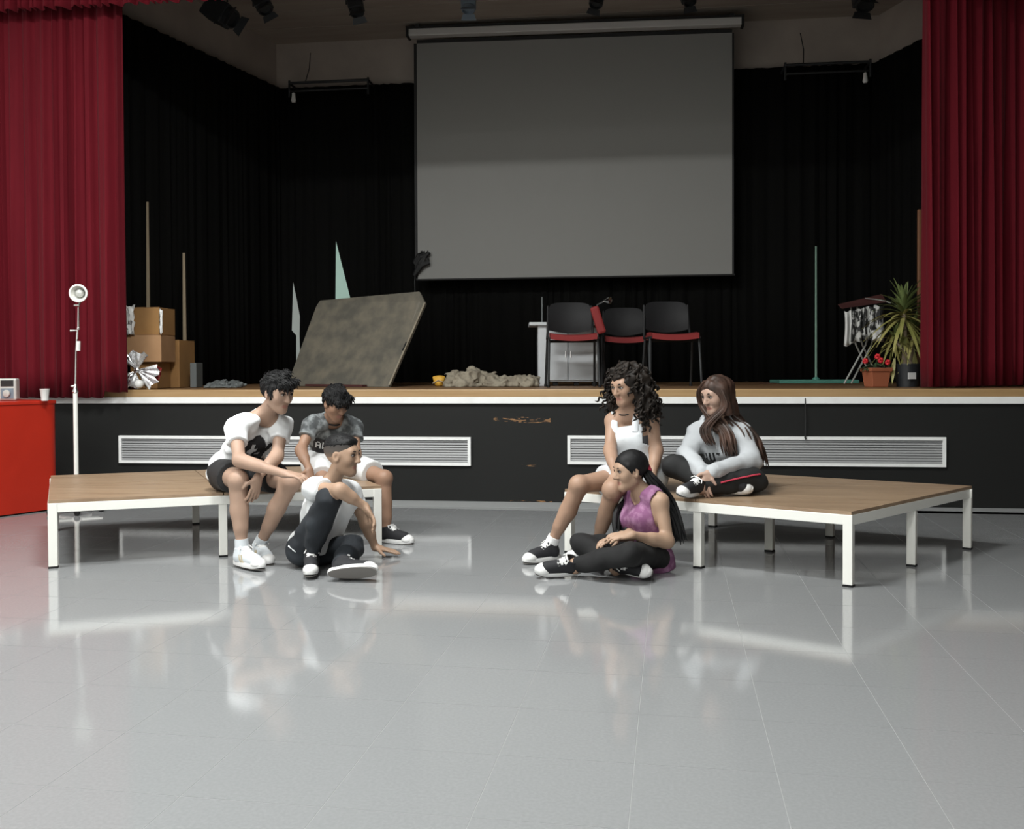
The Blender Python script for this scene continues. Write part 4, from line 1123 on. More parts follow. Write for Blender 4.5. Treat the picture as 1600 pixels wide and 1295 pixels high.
        c((-.016, .070, -.047), (.016, .070, -.047), .0072, .0072, .009); c((-.013, .067, -.057), (.013, .067, -.057), .0078, .0078, .009)
        c((-.02, .080, -.0525), (.02, .080, -.0525), .0026, .0026, .004, 'd')
        for q in (-1, 1):
            e((q*.073, -.006, .004), (.011, .020, .032), .008); e((q*.081, .0, .007), (.006, .010, .018), .006, 'd')
        me = g_.mesh('body', 1)
        b = link('body', me, [s.sk, M_lip], s.rt); s.bodyo = b
        # lips
        n = len(me.polygons); cen = np.empty(n*3, dtype=np.float32); me.polygons.foreach_get('center', cen); cen = cen.reshape(-1, 3)
        q = cen-np.array(j['head'], dtype=np.float32)
        lx, ly, lz = q@np.array(s.hr)/hs, q@np.array(s.hf)/hs, q@np.array(s.hu)/hs
        lip = ((lx/.024)**2+((lz+.0522)/.0105)**2 < 1) & (ly > .06)
        me.polygons.foreach_set('material_index', lip.astype(np.int32))
        for q in (-1, 1):
            ey = MB(); ey.sphere(H(q*.031, .0735, .0185), (.0135*hs, .009*hs, .0068*hs), 12, 8, R_); ey.cur = 1
            ey.sphere(H(q*.031, .0795, .0185), (.006*hs, .005*hs, .0062*hs), 10, 6, R_)
            ey.build('eye', [M_eyew, M_eyed], b, smooth=True)
            MB().tube([H(q*.014, .083, .037), H(q*.030, .0835, .042), H(q*.049, .068, .037)], [.003*hs, .0046*hs, .002*hs], 7, flat=.7).build('eyebrow', M_hair_blk, b, smooth=True)
            MB().tube([H(q*.017, .0815, .020), H(q*.031, .0845, .0265), H(q*.046, .073, .020)], .0022*hs, 6).build('eyelid', M_hair_brn, b, smooth=True)
        return b
    def tee(s, m, sleeve=.5, inf=.014, hem=.07, noise=.006, name='t_shirt', neck=.066, drop=.0, sl_r=.062, seed=1, k=.05, sleeves=True, armhole=0):
        j = s.j; pts = [j[q] for q in ('pel', 'chest', 'neck', 'shR', 'shL', 'hipR', 'hipL')]+[j['elR'], j['elL'], j['wrR'], j['wrL']]*(1 if sleeve > 1 else 0)+[j['shR'].lerp(j['elR'], .7), j['shL'].lerp(j['elL'], .7)]
        g_ = grid_around(pts, .2, .0062)
        s.torso(g_, inf, k)
        dn = -s.spine
        g_.cone(j['pel']-s.side*.05, j['pel']-s.side*.055+dn*.08, .092*s.slim+inf, .095*s.slim+inf, .05); g_.cone(j['pel']+s.side*.05, j['pel']+s.side*.055+dn*.08, .092*s.slim+inf, .095*s.slim+inf, .05)
        g_.noise(noise, 6.5, seed)
        g_.cut(j['pel']+dn*hem, dn)
        if sleeves:
            for lr in 'RL':
                A, B, W_ = j['sh'+lr], j['el'+lr], j['wr'+lr]
                if sleeve <= 1:
                    e = A.lerp(B, sleeve); n = (B-A).normalized()
                    g_.cone(A, A.lerp(B, sleeve+.15), .052*s.slim+inf*.8, sl_r, .04, clips=[(e, n)])
                else:
                    g_.cone(A, B, .052*s.slim+inf, .043*s.slim+inf, .04); n = (W_-B).normalized()
                    g_.cone(B, W_, .043*s.slim+inf, .033+inf*.6, .03, clips=[(B.lerp(W_, .95), n)])
                    g_.cone(B.lerp(W_, .88), B.lerp(W_, .97), .034+inf*.6, .031+inf*.5, .004)
            if noise > 0: g_.noise(noise*.35, 11, seed+5)
        # neck opening
        if armhole:
            for lr in 'RL':
                A, B = j['sh'+lr], j['el'+lr]; g_.cone(A+(A-j['neck']).normalized()*.012, B, armhole, .05, .008, 'd')
        if neck: g_.cone(j['neck']+s.front*.015-s.spine*.012+s.front*drop, j['neck']+s.spine*.25+s.front*.05, neck, neck*1.3, .01, 'd')
        o = g_.build(name, m, s.rt); s.shirt = o; return o
    def shorts(s, m, t=.62, r0=.105, r1=.095, name='shorts', seed=3, inf=.012):
        j = s.j; g_ = grid_around([j['hipR'], j['hipL'], j['knR'], j['knL'], j['pel']], .2, .0065)
        g_.cone(j['hipR'], j['hipL'], .092*s.slim+inf, .092*s.slim+inf, .05); g_.cone(j['pel'], j['pel']+s.spine*.06, .10*s.slim, .09*s.slim, .06)
        g_.noise(.004, 7, seed)
        for lr in 'RL':
            A, B = j['hip'+lr], j['kn'+lr]; n = (B-A).normalized()
            g_.cone(A, A.lerp(B, t+.1), r0*s.slim, r1*s.slim, .04, clips=[(A.lerp(B, t), n)])
        return g_.build(name, m, s.rt)
    def trousers(s, m, name='jeans', inf=.012, seed=3, noise=.005, t=.96):
        j = s.j; g_ = grid_around([j[q] for q in ('hipR', 'hipL', 'knR', 'knL', 'anR', 'anL', 'pel')], .18, .0062)
        g_.cone(j['hipR'], j['hipL'], .09*s.slim+inf, .09*s.slim+inf, .05); g_.cone(j['pel'], j['pel']+s.spine*.07, .10*s.slim, .088*s.slim, .06)
        for lr in 'RL':
            A, B, C_ = j['hip'+lr], j['kn'+lr], j['an'+lr]
            g_.cone(A, B, .085*s.slim+inf, .058*s.slim+inf, .03)
        for lr in 'RL':
            B, C_ = j['kn'+lr], j['an'+lr]; n = (C_-B).normalized()
            g_.cone(B, B.lerp(C_, .5), .058*s.slim+inf, .054*s.slim+inf, .02); g_.cone(B.lerp(C_, .5), C_, .054*s.slim+inf, .036*s.slim+inf, .02, clips=[(B.lerp(C_, t), n)])
        g_.noise(noise, 7.5, seed); o = g_.build(name, m, s.rt); s.trs = o; return o
    def sock(s, lr, m=M_sock, ht=.06):
        A = s.j['an'+lr]; ax = (s.j['kn'+lr]-A).normalized()
        MB().tube([A-ax*.03, A, A+ax*ht*.7, A+ax*ht], [.042, .041, .040, .039], 14).build('sock', m, s.rt, smooth=True)
    def hair_cap(s, m, extra=(), seed=5, noise=.004, name='hair', thick=1.0, cutp=(0, .078, .058), cutn=(0, .75, -.66), low=-.06, h=.0045, lock=.04, nlock=650):
        H = s.H; R_ = s.hrot(); hs = s.hs; g_ = Grid(s.j['head']-Vector((.2,)*3), s.j['head']+Vector((.2,)*3), h)
        n = s.hr*cutn[0]+s.hf*cutn[1]+s.hu*cutn[2]; n.normalize()
        g_.ell(H(0, -.018, .045), (.082*hs*thick, .102*hs*thick, .088*hs*thick), R_, 0)
        g_.cut(H(*cutp), n); g_.cut(H(0, 0, low), -s.hu)
        for (a, b, ra, rb) in extra: g_.cone(H(*a), H(*b), ra*hs, rb*hs, .012)
        if noise: g_.noise(noise*.45, 16, seed)
        me = g_.mesh(name)
        if lock:
            rnd = random.Random(seed); n_ = len(me.vertices); mb = MB(); hc = H(0, -.02, .02)
            for q in range(nlock):
                v = me.vertices[rnd.randrange(n_)]; nn = v.normal.copy(); p = v.co.copy()
                q_ = p-hc; up = q_.dot(s.hu)/hs
                fl = s.hf*(.9 if up > .05 else .1)+s.hu*(-.25 if up > .06 else -.9)+s.hr*rnd.uniform(-.35, .35)
                fl = (fl-nn*fl.dot(nn)); fl = (fl.normalized()+nn*rnd.uniform(.02, .2)).normalized()
                L = lock*rnd.uniform(.6, 1.2); b_ = p-nn*.004
                mb.tube([b_, b_+fl*L*.5+nn*.003, b_+fl*L-nn*.004], [.0034, .0038, .001], 5)
            bm = bmesh.new(); bm.from_mesh(me); bm.from_mesh(mb.mesh('x')); me = bpy.data.meshes.new(name); bm.to_mesh(me); bm.free()
        return link(name, me, m, s.rt, True)
    def decal(s, target, c, ux, uy, mask, nx, ny, cw, m, name, off=.003):
        """cells where mask(i, j) is set, laid onto the cloth along the chest direction"""
        me = target.data; V = [v.co.copy() for v in me.vertices]; bvh = BVHTree.FromPolygons(V, [tuple(p.vertices) for p in me.polygons])
        d = ux.cross(uy).normalized(); vid = {}; vs = []; fs = []
        def vert(i, k):
            if (i, k) not in vid:
                p = c+ux*(i-nx/2)*cw+uy*(k-ny/2)*cw; hit = bvh.ray_cast(p+d*.3, -d)
                if hit[0] is None: vid[(i, k)] = None
                else: vid[(i, k)] = len(vs); vs.append(hit[0]+d*off)
            return vid[(i, k)]
        for i in range(nx):
            for k in range(ny):
                if mask(i, k):
                    q = [vert(i, k), vert(i+1, k), vert(i+1, k+1), vert(i, k+1)]
                    if None not in q and max((vs[a]-vs[b]).length for a in q for b in q) < cw*5: fs.append(tuple(q))
        me2 = bpy.data.meshes.new(name); me2.from_pydata(vs, [], fs); me2.update()
        o = link(name, me2, m, target, True)
        return o
def bitmap(rows):
    hgt = len(rows); wd = max(len(r) for r in rows); rows = [r.ljust(wd) for r in rows]
    return wd, hgt, (lambda i, k: rows[hgt-1-k][i] == '#')
def up_bitmap(rows, f): return bitmap([''.join(ch*f for ch in r) for r in rows for _ in range(f)])

# ================================================================== A: boy in white tee, black shorts
jn = dict(pel=J(368, 735, 6.08), chest=J(394, 682, 5.97), neck=J(414, 647, 5.88), head=J(434, 616, 5.80),
          shR=J(368, 668, 5.78), shL=J(440, 664, 5.96), elR=J(374, 719, 5.60), wrR=J(444, 740, 5.50), elL=J(433, 712, 5.82), wrL=J(403, 745, 5.62),
          hipR=J(352, 740, 6.02), hipL=J(393, 738, 6.05), knR=J(372, 750, 5.62), knL=J(455, 752, 5.70), anR=J(378, 855, 5.62), anL=J(407, 848, 5.82))
A = Person('boy in white tee with black print and black shorts sitting on the left platform', at_z(372, 884, 0), jn, dv(.80, -.25, .55), M_skin_a, 1.05,
           hands={'R': (dv(.92, -.12, .1), dv(0, -1, -.2), .5), 'L': (dv(-.2, -1, .1), dv(-.6, 0, -.5), .25)}, slim=.98)
A.body()
A.tee(M_tee, .50, .012, .055, .008, seed=4, neck=.068, sl_r=.060)
A.shorts(M_shortblk, .62)
A.hair_cap(M_hair_blk, [((-.05, .06, .085), (.03, .092, .078), .028, .026), ((.0, .04, .105), (.04, .085, .085), .03, .022), ((.03, .03, .10), (.055, .07, .07), .03, .016), ((-.03, .0, .115), (.02, .05, .11), .03, .03),
                        ((-.07, .012, .03), (-.068, .018, -.005), .010, .006), ((.07, .012, .03), (.068, .018, -.005), .010, .006)], noise=.005, thick=.99)
def printA(i, k):
    u, v = i/44, k/56
    ring = ((u-.36)/.33)**2+((v-.62)/.36)**2
    a = ring < 1 and v > .15 and not (.22 < u < .46 and abs(v-.62-.2*(u-.3)) < .05) and not (abs(u-.33) < .055 and .48 < v < .80) and not (.46 < u < .66 and abs(v-.52) < .03)
    b = abs(u-(.60+.42*(v-.3))) < .085 and .05 < v < .98
    w2 = abs(u-(.70+.34*(v-.3))) < .022 and v < .75
    c = v < .30 and .12 < u < .62 and abs(u-.30-.2*v) > .03
    return (a or b or c) and not w2
ch = A.j['chest']; A.decal(A.shirt, ch+A.spine*-.055+A.side*.0, A.side, A.spine, printA, 44, 56, .0052, M_print, 'print')
put_shoe(A.rt, SHOE_W, J(378, 858, 5.62), dv(.78, -.0, .62), CU, 1.02); A.sock('R', M_canvas_w, .05)
put_shoe(A.rt, SHOE_W, J(406, 851, 5.83), dv(.55, 0, .84), CU, 1.0); A.sock('L', M_canvas_w, .04)

# ================================================================== B: boy in camouflage tee, white shorts
jn = dict(pel=J(514, 722, 6.88), chest=J(516, 680, 6.80), neck=J(521, 653, 6.72), head=J(524, 632, 6.60),
          shR=J(487, 664, 6.66), shL=J(553, 667, 6.78), elR=J(470, 703, 6.52), wrR=J(483, 733, 6.36), elL=J(556, 708, 6.62), wrL=J(535, 733, 6.45),
          hipR=J(494, 725, 6.80), hipL=J(540, 724, 6.80), knR=J(507, 757, 6.36), knL=J(600, 747, 6.46), anR=J(512, 828, 6.42), anL=J(604, 832, 6.42))
B = Person('boy in grey camouflage tee and white shorts with his head bowed on the left platform', at_z(610, 850, 0), jn, dv(.62, -.48, .62), M_skin_b, 1.0,
           hands={'R': (dv(.1, -.8, .5), dv(.3, -.3, .6), .35), 'L': (dv(-.5, -.5, .5), dv(0, -1, 0), .3)}, slim=.92)
B.body()
B.tee(M_camo, .5, .012, .06, .006, seed=9, neck=.062, sl_r=.058)
B.shorts(M_shortwht, .72, .108, .098, seed=8)
B.hair_cap(M_hair_blk, [((-.05, .06, .075), (.04, .085, .062), .028, .026), ((.02, .05, .10), (.05, .08, .06), .03, .018), ((-.02, .06, .09), (-.03, .09, .05), .03, .016), ((.0, -.04, .11), (.02, .04, .115), .03, .03)], seed=15, noise=.005, thick=1.0)
ch = B.j['chest']
def blackB(i, k): return abs(k-14) < 12-.02*(i-20)**2*.5
B.decal(B.shirt, ch-B.spine*.05-B.side*.02, B.side, B.spine, lambda i, k: k < 26 and abs(i-22) < 21, 44, 26, .0055, M_print, 'print')
wd, hgt, mk = up_bitmap([' ##  #   #', '#  # #   #', '#  # # # #', '#### # # #', '#  # ## ##', '#  # #   #'], 2)
B.decal(B.shirt, ch-B.spine*.026-B.side*.072, B.side, B.spine, mk, wd, hgt, .0045, M_print_w, 'lettering', .0055)
MB().tube([B.j['neck']+B.front*.062+B.side*.058*math.cos(a)-B.front*.062*(1-math.sin(a))-B.spine*(.012+.012*math.sin(a)) for a in [math.pi*k/10 for k in range(11)]], .006, 6).build('collar', M_print, B.rt, smooth=True)
put_shoe(B.rt, SHOE_BW, J(605, 833, 6.40), dv(.9, 0, .42), CU, 1.0); B.sock('L', M_sock, .03)
put_shoe(B.rt, SHOE_BW, J(512, 829, 6.42), dv(.3, 0, .95), CU, 1.0)

# ================================================================== C: boy on the floor, white tee, dark jeans
jn = dict(pel=J(490, 858, 5.68), chest=J(512, 798, 5.66), neck=J(516, 757, 5.62), head=J(536, 714, 5.56),
          shR=J(490, 764, 5.50), shL=J(546, 768, 5.76), elR=J(530, 765, 5.29), wrR=J(570, 791, 5.36), elL=J(571, 815, 5.84), wrL=J(586, 855, 5.90),
          hipR=J(474, 858, 5.62), hipL=J(508, 858, 5.74), knR=J(513, 783, 5.34), knL=J(550, 855, 5.56), anR=J(487, 862, 5.46), anL=J(532, 884, 5.30))
C = Person('boy in white tee and dark jeans sitting on the floor with one knee raised', at_z(490, 892, 0), jn, dv(.95, -.06, .30), M_skin_c, 1.05,
           hands={'R': (dv(.55, -.8, .1), dv(-.5, -.5, .3), .5), 'L': (dv(.97, -.20, .05), dv(0, -1, 0), .06)}, slim=.95)
C.body()
C.tee(M_tee, .42, .014, -.015, .008, seed=14, neck=.068, sl_r=.060)
C.trousers(M_jeans, 'jeans', .012, seed=5)
M_fade = mat('hair_fade', (.2, .14, .1), .8)
nt = M_fade.node_tree; tcn = nt.nodes.new('ShaderNodeTexCoord'); spn = nt.nodes.new('ShaderNodeSeparateXYZ'); mrn = nt.nodes.new('ShaderNodeMapRange'); crn = nt.nodes.new('ShaderNodeValToRGB')
zc = C.j['head'].z; mrn.inputs[1].default_value = zc-.005; mrn.inputs[2].default_value = zc+.085
crn.color_ramp.elements[0].color = (.24, .165, .12, 1); crn.color_ramp.elements[1].color = (.012, .011, .011, 1); e_ = crn.color_ramp.elements.new(.45); e_.color = (.085, .07, .06, 1)
nt.links.new(tcn.outputs['Object'], spn.inputs[0]); nt.links.new(spn.outputs[2], mrn.inputs[0]); nt.links.new(mrn.outputs[0], crn.inputs[0]); nt.links.new(crn.outputs[0], nt.nodes['Principled BSDF'].inputs['Base Color'])
C.hair_cap(M_fade, [], noise=.0, name='hair_sides', thick=.945, lock=0, cutp=(0, .055, .05), cutn=(0, .85, -.5), low=-.045)
C.hair_cap(M_hair_blk, [((-.026, .046, .088), (.026, .046, .088), .022, .022), ((-.02, -.01, .104), (.02, -.01, .104), .022, .022)], seed=25, noise=.002, thick=.97, cutp=(0, .06, .082), cutn=(0, .18, -.98), lock=.014, nlock=250)
put_shoe(C.rt, SHOE_BW, J(487, 864, 5.46), dv(.18, 0, .98), CU, 1.0)
fs_, low = put_shoe(C.rt, SHOE_BW, J(537, 893, 5.30), dv(.97, .06, .12), dv(.05, .5, -.85), 1.02)

# ================================================================== D: girl with curly hair, white dungarees
jn = dict(pel=J(1000, 741, 5.98), chest=J(988, 684, 5.97), neck=J(980, 645, 5.94), head=J(978, 606, 5.88),
          shR=J(957, 657, 5.99), shL=J(1018, 652, 5.88), elR=J(953, 703, 5.86), wrR=J(962, 742, 5.64), elL=J(1026, 702, 5.86), wrL=J(1019, 746, 5.76),
          hipR=J(982, 745, 5.92), hipL=J(1018, 744, 5.92), knR=J(905, 757, 5.66), knL=J(958, 764, 5.58), anR=J(862, 848, 5.76), anL=J(933, 846, 5.80))
D_ = Person('girl with big curly dark hair in white dungarees sitting on the right platform', at_z(850, 878, 0), jn, dv(-.72, -.20, .62), M_skin_d, 1.02,
            hands={'R': (dv(-.3, -.5, .6), dv(-.2, -.8, .0), .35), 'L': (dv(.1, -.9, .3), dv(0, 0, -1), .2)}, slim=.93, female=True)
D_.body()
D_.tee(M_tank, .3, .005, .05, .0, name='tank_top', neck=0, seed=31, sleeves=False)
g_ = None
def cut_mesh(o, planes):
    """removes the part of a garment beyond each plane (point, normal)"""
    bm = bmesh.new(); bm.from_mesh(o.data)
    for p, n in planes:
        bmesh.ops.bisect_plane(bm, geom=bm.verts[:]+bm.edges[:]+bm.faces[:], plane_co=p, plane_no=n, clear_outer=True)
    bm.to_mesh(o.data); bm.free()
tk = D_.shirt
cut_mesh(tk, [(D_.j['chest']+D_.spine*.02, D_.spine)])
bib = D_.tee(M_dung, .3, .014, .03, .004, name='dungaree_bib', neck=0, seed=33, sleeves=False)
cut_mesh(bib, [(D_.j['chest']+D_.spine*.085, (D_.spine-D_.front*.1).normalized())])
# side openings of the bib
bm = bmesh.new(); bm.from_mesh(bib.data)
kill = []
for f in bm.faces:
    q = f.calc_center_median()-D_.j['chest']; x, y, z = q.dot(D_.side), q.dot(D_.front), q.dot(D_.spine)
    lim = .10 if z > -.02 else .10+(-.02-z)*1.2
    if z > -.10 and (abs(x) > lim or y < .0): kill.append(f)
bmesh.ops.delete(bm, geom=kill, context='FACES'); bm.to_mesh(bib.data); bm.free()
bib.modifiers.new('s', 'SOLIDIFY').thickness = .005
for q in (-1, 1):
    pts = [D_.j['chest']+D_.spine*.06+D_.side*.062*q+D_.front*.108, D_.j['chest']+D_.spine*.105+D_.side*.068*q+D_.front*.085, D_.j['neck']+D_.side*.075*q+D_.spine*.018+D_.front*.02, D_.j['neck']+D_.side*.07*q-D_.front*.05-D_.spine*.01, D_.j['chest']+D_.side*.04*q-D_.front*.10]
    MB().tube(pts, .020, 8, flat=.22).build('strap', M_dung, D_.rt, smooth=True)
D_.shorts(M_dung, .50, .104, .1, seed=36)
MB().tube([D_.j['neck']+D_.spine*.02+(D_.side*math.cos(a)*.056+D_.front*math.sin(a)*.058)-D_.spine*.022*max(0, math.sin(a)) for a in [2*math.pi*k/16 for k in range(17)]], .004, 6).build('necklace', M_print, D_.rt, smooth=True)
put_shoe(D_.rt, SHOE_BW, J(861, 851, 5.76), dv(-.82, 0, .56), CU, .98); D_.sock('R', M_sock, .045)
put_shoe(D_.rt, SHOE_BW, J(931, 848, 5.80), dv(-.9, 0, .4), CU, .98)
# curly hair: many corkscrew locks over a soft core
def curly(P, m, seed):
    rnd = random.Random(seed); H = P.H; hs = P.hs
    g_ = Grid(P.j['head']-Vector((.3, .3, .36)), P.j['head']+Vector((.3, .3, .25)), .0065); R_ = P.hrot()
    n = (P.hf*.86-P.hu*.45+P.hr*.0).normalized()
    g_.ell(H(0, -.03, .05), (.098*hs, .11*hs, .10*hs), R_, 0); g_.cut(H(0, .062, .055), n)
    for q in (-1, 1):
        g_.cone(H(q*.085, -.03, .05), H(q*.115, -.03, -.10), .055*hs, .05*hs, .03); g_.cone(H(q*.115, -.03, -.10), H(q*.115, -.02, -.17), .05*hs, .03*hs, .03)
    g_.cone(H(0, -.1, .02), H(0, -.12, -.13), .085*hs, .075*hs, .03); g_.cone(H(.06, -.07, .07), H(.12, -.08, -.06), .06*hs, .06*hs, .03)
    g_.noise(.012, 17, seed, band=.04)
    core = g_.mesh('hair', 0)
    V = [v.co.copy() for v in core.vertices]; N = [v.normal.copy() for v in core.vertices]
    mb = MB(); ctr = H(0, -.03, -.02)
    for k in range(300):
        i = rnd.randrange(len(V)); p = V[i]; nn = N[i]
        ax = (-P.hu*.8+nn*.45+Vector((rnd.uniform(-.4, .4), rnd.uniform(-.4, .4), rnd.uniform(-.4, .2)))).normalized()
        L = rnd.uniform(.05, .10); r = rnd.uniform(.006, .011); u = ax.orthogonal().normalized(); v = ax.cross(u); ph = rnd.random()*6.28
        pts = [p+ax*L*t/10+(u*math.cos(ph+t*1.25)+v*math.sin(ph+t*1.25))*r for t in range(11)]
        if any(((q-P.j['head']).dot(P.hf) > .022*hs and abs((q-P.j['head']).dot(P.hr)) < .062*hs and (q-P.j['head']).dot(P.hu) < .07) for q in pts): continue
        mb.tube(pts, [.007]*9+[.005, .002], 5)
    bm = bmesh.new(); bm.from_mesh(core); m2 = mb.mesh('x'); bm.from_mesh(m2); me = bpy.data.meshes.new('hair'); bm.to_mesh(me); bm.free()
    return link('hair', me, m, P.rt, True)
curly(D_, M_hair_brn, 41)

# ================================================================== E: girl on the floor, purple top
jn = dict(pel=J(1016, 866, 5.55), chest=J(1008, 806, 5.52), neck=J(1003, 768, 5.50), head=J(984, 738, 5.46),
          shR=J(986, 783, 5.66), shL=J(1032, 783, 5.38), elR=J(992, 835, 5.58), wrR=J(968, 840, 5.36), elL=J(1043, 846, 5.34), wrL=J(988, 836, 5.22),
          hipR=J(1006, 864, 5.64), hipL=J(1022, 866, 5.46), knR=J(910, 850, 5.47), knL=J(984, 866, 5.14), anR=J(962, 884, 5.32), anL=J(898, 882, 5.30))
E_ = Person('girl in purple sleeveless top and black trousers sitting cross legged on the floor', at_z(1000, 896, 0), jn, dv(-.93, -.12, .30), M_skin_e, .98,
            hands={'R': (dv(-.8, -.1, .3), dv(0, -1, 0), .4), 'L': (dv(-.98, -.05, .05), dv(0, -.9, -.3), .4)}, slim=.92, female=True)
E_.body()
E_.tee(M_purple, .12, .012, .07, .005, name='sleeveless_top', seed=44, neck=.07, sleeves=False, armhole=.064)
E_.trousers(M_legging, 'trousers', .010, seed=47, noise=.004)
E_.hair_cap(M_hair_blk, [((0, -.09, .03), (0, -.115, -.01), .03, .026), ((-.06, .03, .05), (-.062, .01, .0), .016, .01), ((.06, .03, .05), (.062, .01, .0), .016, .01)], seed=55, noise=.0015, thick=1.0, cutp=(0, .072, .07), cutn=(0, .80, -.6), lock=0)
def locks(P, m, name, paths, r, n=14, spread=.02, seed=1, parent=None):
    """straight locks: each path is a list of points; n strands share it"""
    rnd = random.Random(seed); mb = MB()
    for pts, k_, sp in paths:
        pts = [Vector(p) for p in pts]
        for q in range(k_):
            o = Vector((rnd.gauss(0, 1), rnd.gauss(0, 1), rnd.gauss(0, .4)))*sp; w2 = rnd.uniform(.7, 1.2); out = []
            m_ = len(pts)-1; N_ = m_*5
            for i in range(N_+1):
                t = i/N_*m_; a = min(int(t), m_-1); fr = t-a
                p0, p1, p2, p3 = pts[max(a-1, 0)], pts[a], pts[a+1], pts[min(a+2, m_)]
                c_ = .5*((2*p1)+(p2-p0)*fr+(2*p0-5*p1+4*p2-p3)*fr**2+(3*p1-p0-3*p2+p3)*fr**3)
                gw = min(1, .35+i/N_*1.0)
                out.append(c_+o*gw+o.cross(CU)*.25*math.sin(i*.5+q))
            mb.tube(out, [r*w2*(1 if i < N_*.8 else max(.15, (N_-i)/(N_*.2))) for i in range(N_+1)], 6)
    return mb.build(name, m, P.rt, smooth=True)
H = E_.H
locks(E_, M_hair_blk, 'ponytail', [([H(0, -.10, .0), J(1022, 752, 5.46), J(1040, 782, 5.50), J(1053, 815, 5.50), J(1060, 845, 5.47)], 26, .024),
                                   ([H(.03, -.06, -.03), J(985, 775, 5.64), J(970, 800, 5.58), J(966, 832, 5.52)], 22, .022)], .012, seed=61)
MB().lathe(H(0, -.115, .0), [(.020, -.014), (.032, -.008), (.034, .004), (.028, .012), (.018, .014)], 16, (Matrix((E_.hr, E_.hu, E_.hf)).transposed())).build('hair_tie', M_stripe, E_.rt, smooth=True)
MB().sphere(H(.083, -.002, -.026), .004, 8, 5).build('earring', M_chrome, E_.rt, smooth=True)
put_shoe(E_.rt, SHOE_BW, J(893, 881, 5.28), dv(-.97, .02, .2), dv(.0, .85, .5), .96)
put_shoe(E_.rt, SHOE_BW, J(965, 888, 5.28), dv(.62, .05, .78), dv(-.6, .35, .5), .94)

# ================================================================== F: girl in grey hoodie, cross legged on the platform
jn = dict(pel=J(1140, 738, 6.02), chest=J(1128, 696, 5.98), neck=J(1122, 661, 5.96), head=J(1119, 620, 5.92),
          shR=J(1092, 678, 5.98), shL=J(1157, 680, 5.92), elR=J(1073, 712, 5.86), wrR=J(1098, 738, 5.62), elL=J(1173, 721, 5.80), wrL=J(1112, 737, 5.60),
          hipR=J(1122, 743, 5.98), hipL=J(1158, 743, 5.98), knR=J(1052, 727, 5.78), knL=J(1180, 750, 5.72), anR=J(1126, 758, 5.66), anL=J(1092, 758, 5.60))
F_ = Person('girl with long brown hair in grey hoodie sitting cross legged on the right platform', J(1140, 770, 5.95), jn, dv(-.80, -.22, .48), M_skin_f, 1.0,
            hands={'R': (dv(.05, -.95, .25), dv(.6, -.1, -.5), .3), 'L': (dv(-.45, -.85, .2), dv(-.3, -.2, -.6), .35)}, slim=.93, female=True)
F_.body()
F_.tee(M_hood, 1.5, .022, .10, .008, name='hoodie', seed=71, neck=.07)
hd_ = grid_around([F_.j['neck']], .22, .007)
hd_.cone(F_.j['neck']-F_.front*.06-F_.side*.07, F_.j['neck']-F_.front*.06+F_.side*.07, .045, .045, .03); hd_.cone(F_.j['neck']-F_.side*.085-F_.front*.02, F_.j['neck']-F_.side*.05+F_.front*.075-F_.spine*.03, .022, .018, .02); hd_.cone(F_.j['neck']+F_.side*.085-F_.front*.02, F_.j['neck']+F_.side*.05+F_.front*.075-F_.spine*.03, .022, .018, .02)
hd_.noise(.004, 10, 5); hd_.build('hood', M_hood, F_.shirt)
for q in (-1, 1):
    b0 = F_.j['neck']+F_.front*.095+F_.side*.03*q-F_.spine*.03
    MB().tube([b0, b0+F_.front*.03-F_.spine*.06, b0+F_.front*.035-F_.spine*.13], .0035, 6).build('drawstring', M_sock, F_.shirt)
wd, hgt, mk = up_bitmap([' ### # # ###', ' # # # #  # ', ' # # # #  # ', ' # # # #  # ', ' ### ###  # '], 2)
F_.decal(F_.shirt, F_.j['chest']-F_.spine*.036-F_.side*.068, F_.side, F_.spine, mk, wd, hgt, .0058, M_print, 'lettering')
F_.trousers(M_track, 'track_trousers', .014, seed=77)
kn, an, hp_ = F_.j['knL'], F_.j['anL'], F_.j['hipL']
tb = BVHTree.FromPolygons([v.co.copy() for v in F_.trs.data.vertices], [tuple(p.vertices) for p in F_.trs.data.polygons]); sp_ = []
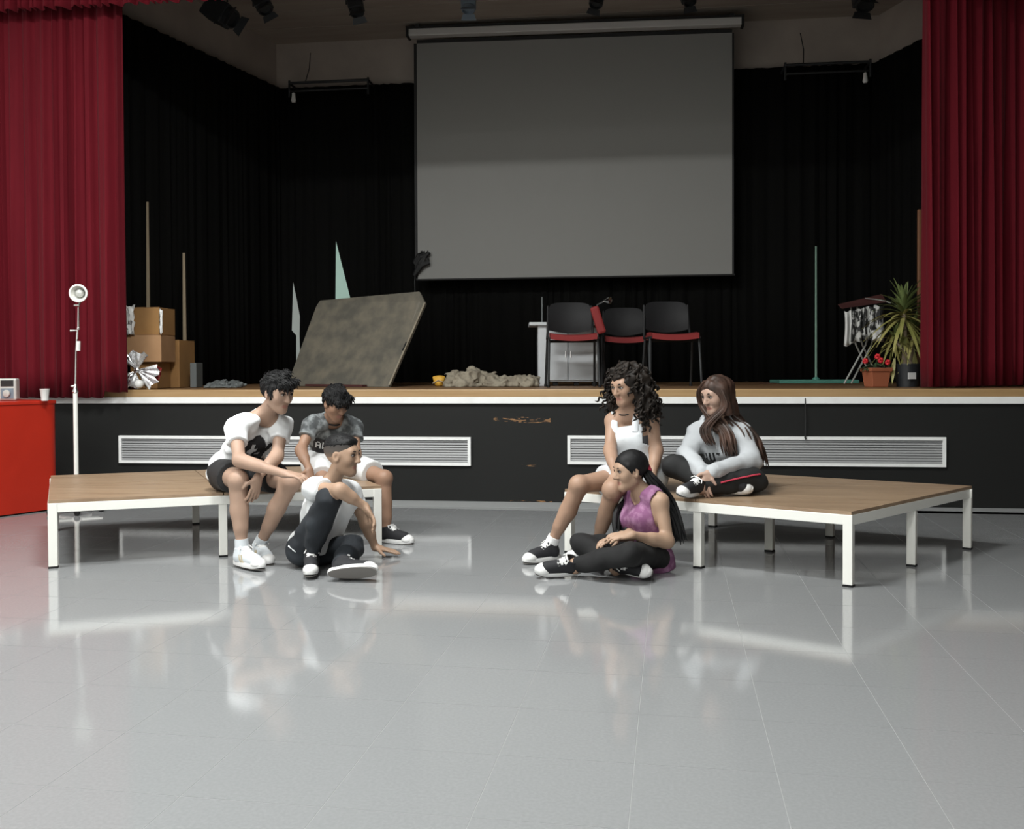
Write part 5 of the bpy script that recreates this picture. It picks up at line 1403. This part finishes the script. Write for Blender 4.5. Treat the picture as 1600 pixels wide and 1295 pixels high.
for (x_, y_) in ((1126, 754), (1138, 751), (1150, 748), (1160, 746), (1170, 744), (1179, 742), (1187, 741)):
    hit = tb.ray_cast(CP, ray(x_, y_).normalized())
    if hit[0] is not None: sp_.append(hit[0]+hit[1]*.002)
if len(sp_) > 2: MB().tube(sp_, .009, 8, flat=.6).build('red_stripe', M_stripe, F_.trs, smooth=True)
put_shoe(F_.rt, SHOE_BW, J(1126, 758, 5.64), dv(.97, -.05, .2), dv(-.1, .75, .65), .92, TZ)
put_shoe(F_.rt, SHOE_BW, J(1092, 757, 5.58), dv(-.62, .05, .78), dv(.2, .9, .3), .92, TZ)
g_ = Grid(F_.j['head']-Vector((.25, .25, .3)), F_.j['head']+Vector((.25, .25, .2)), .006); R_ = F_.hrot(); H = F_.H; hs = F_.hs
g_.ell(H(0, -.02, .045), (.086*hs, .105*hs, .088*hs), R_, 0); g_.cut(H(0, .070, .062), (F_.hf*.85-F_.hu*.5).normalized())
for q in (-1, 1): g_.cone(H(q*.07, .0, .05), H(q*.083, .0, -.09), .028*hs, .03*hs, .03)
g_.cone(H(0, -.075, .03), H(0, -.085, -.12), .06*hs, .06*hs, .04); g_.noise(.003, 26, 81, (1, 1, .1)); g_.build('hair', M_hair_f, F_.rt)
locks(F_, M_hair_f, 'long_hair', [
    ([H(.075, .02, .06), H(.092, .03, -.05), J(1133, 672, 5.83), J(1140, 698, 5.80), J(1143, 712, 5.80)], 34, .016),
    ([H(.06, -.04, .09), H(.10, -.04, -.04), J(1156, 670, 5.90), J(1172, 700, 5.88), J(1181, 722, 5.90)], 60, .030),
    ([H(.02, -.10, .06), H(.05, -.11, -.06), J(1160, 668, 6.02), J(1180, 705, 6.03), J(1187, 730, 6.02)], 44, .026),
    ([H(-.07, .02, .06), H(-.088, .03, -.05), J(1103, 668, 5.84), J(1112, 695, 5.82)], 22, .014),
    ([H(.02, .05, .11), H(.078, .06, .04), H(.084, .045, -.07), J(1122, 672, 5.82)], 18, .008)], .0075, seed=91)
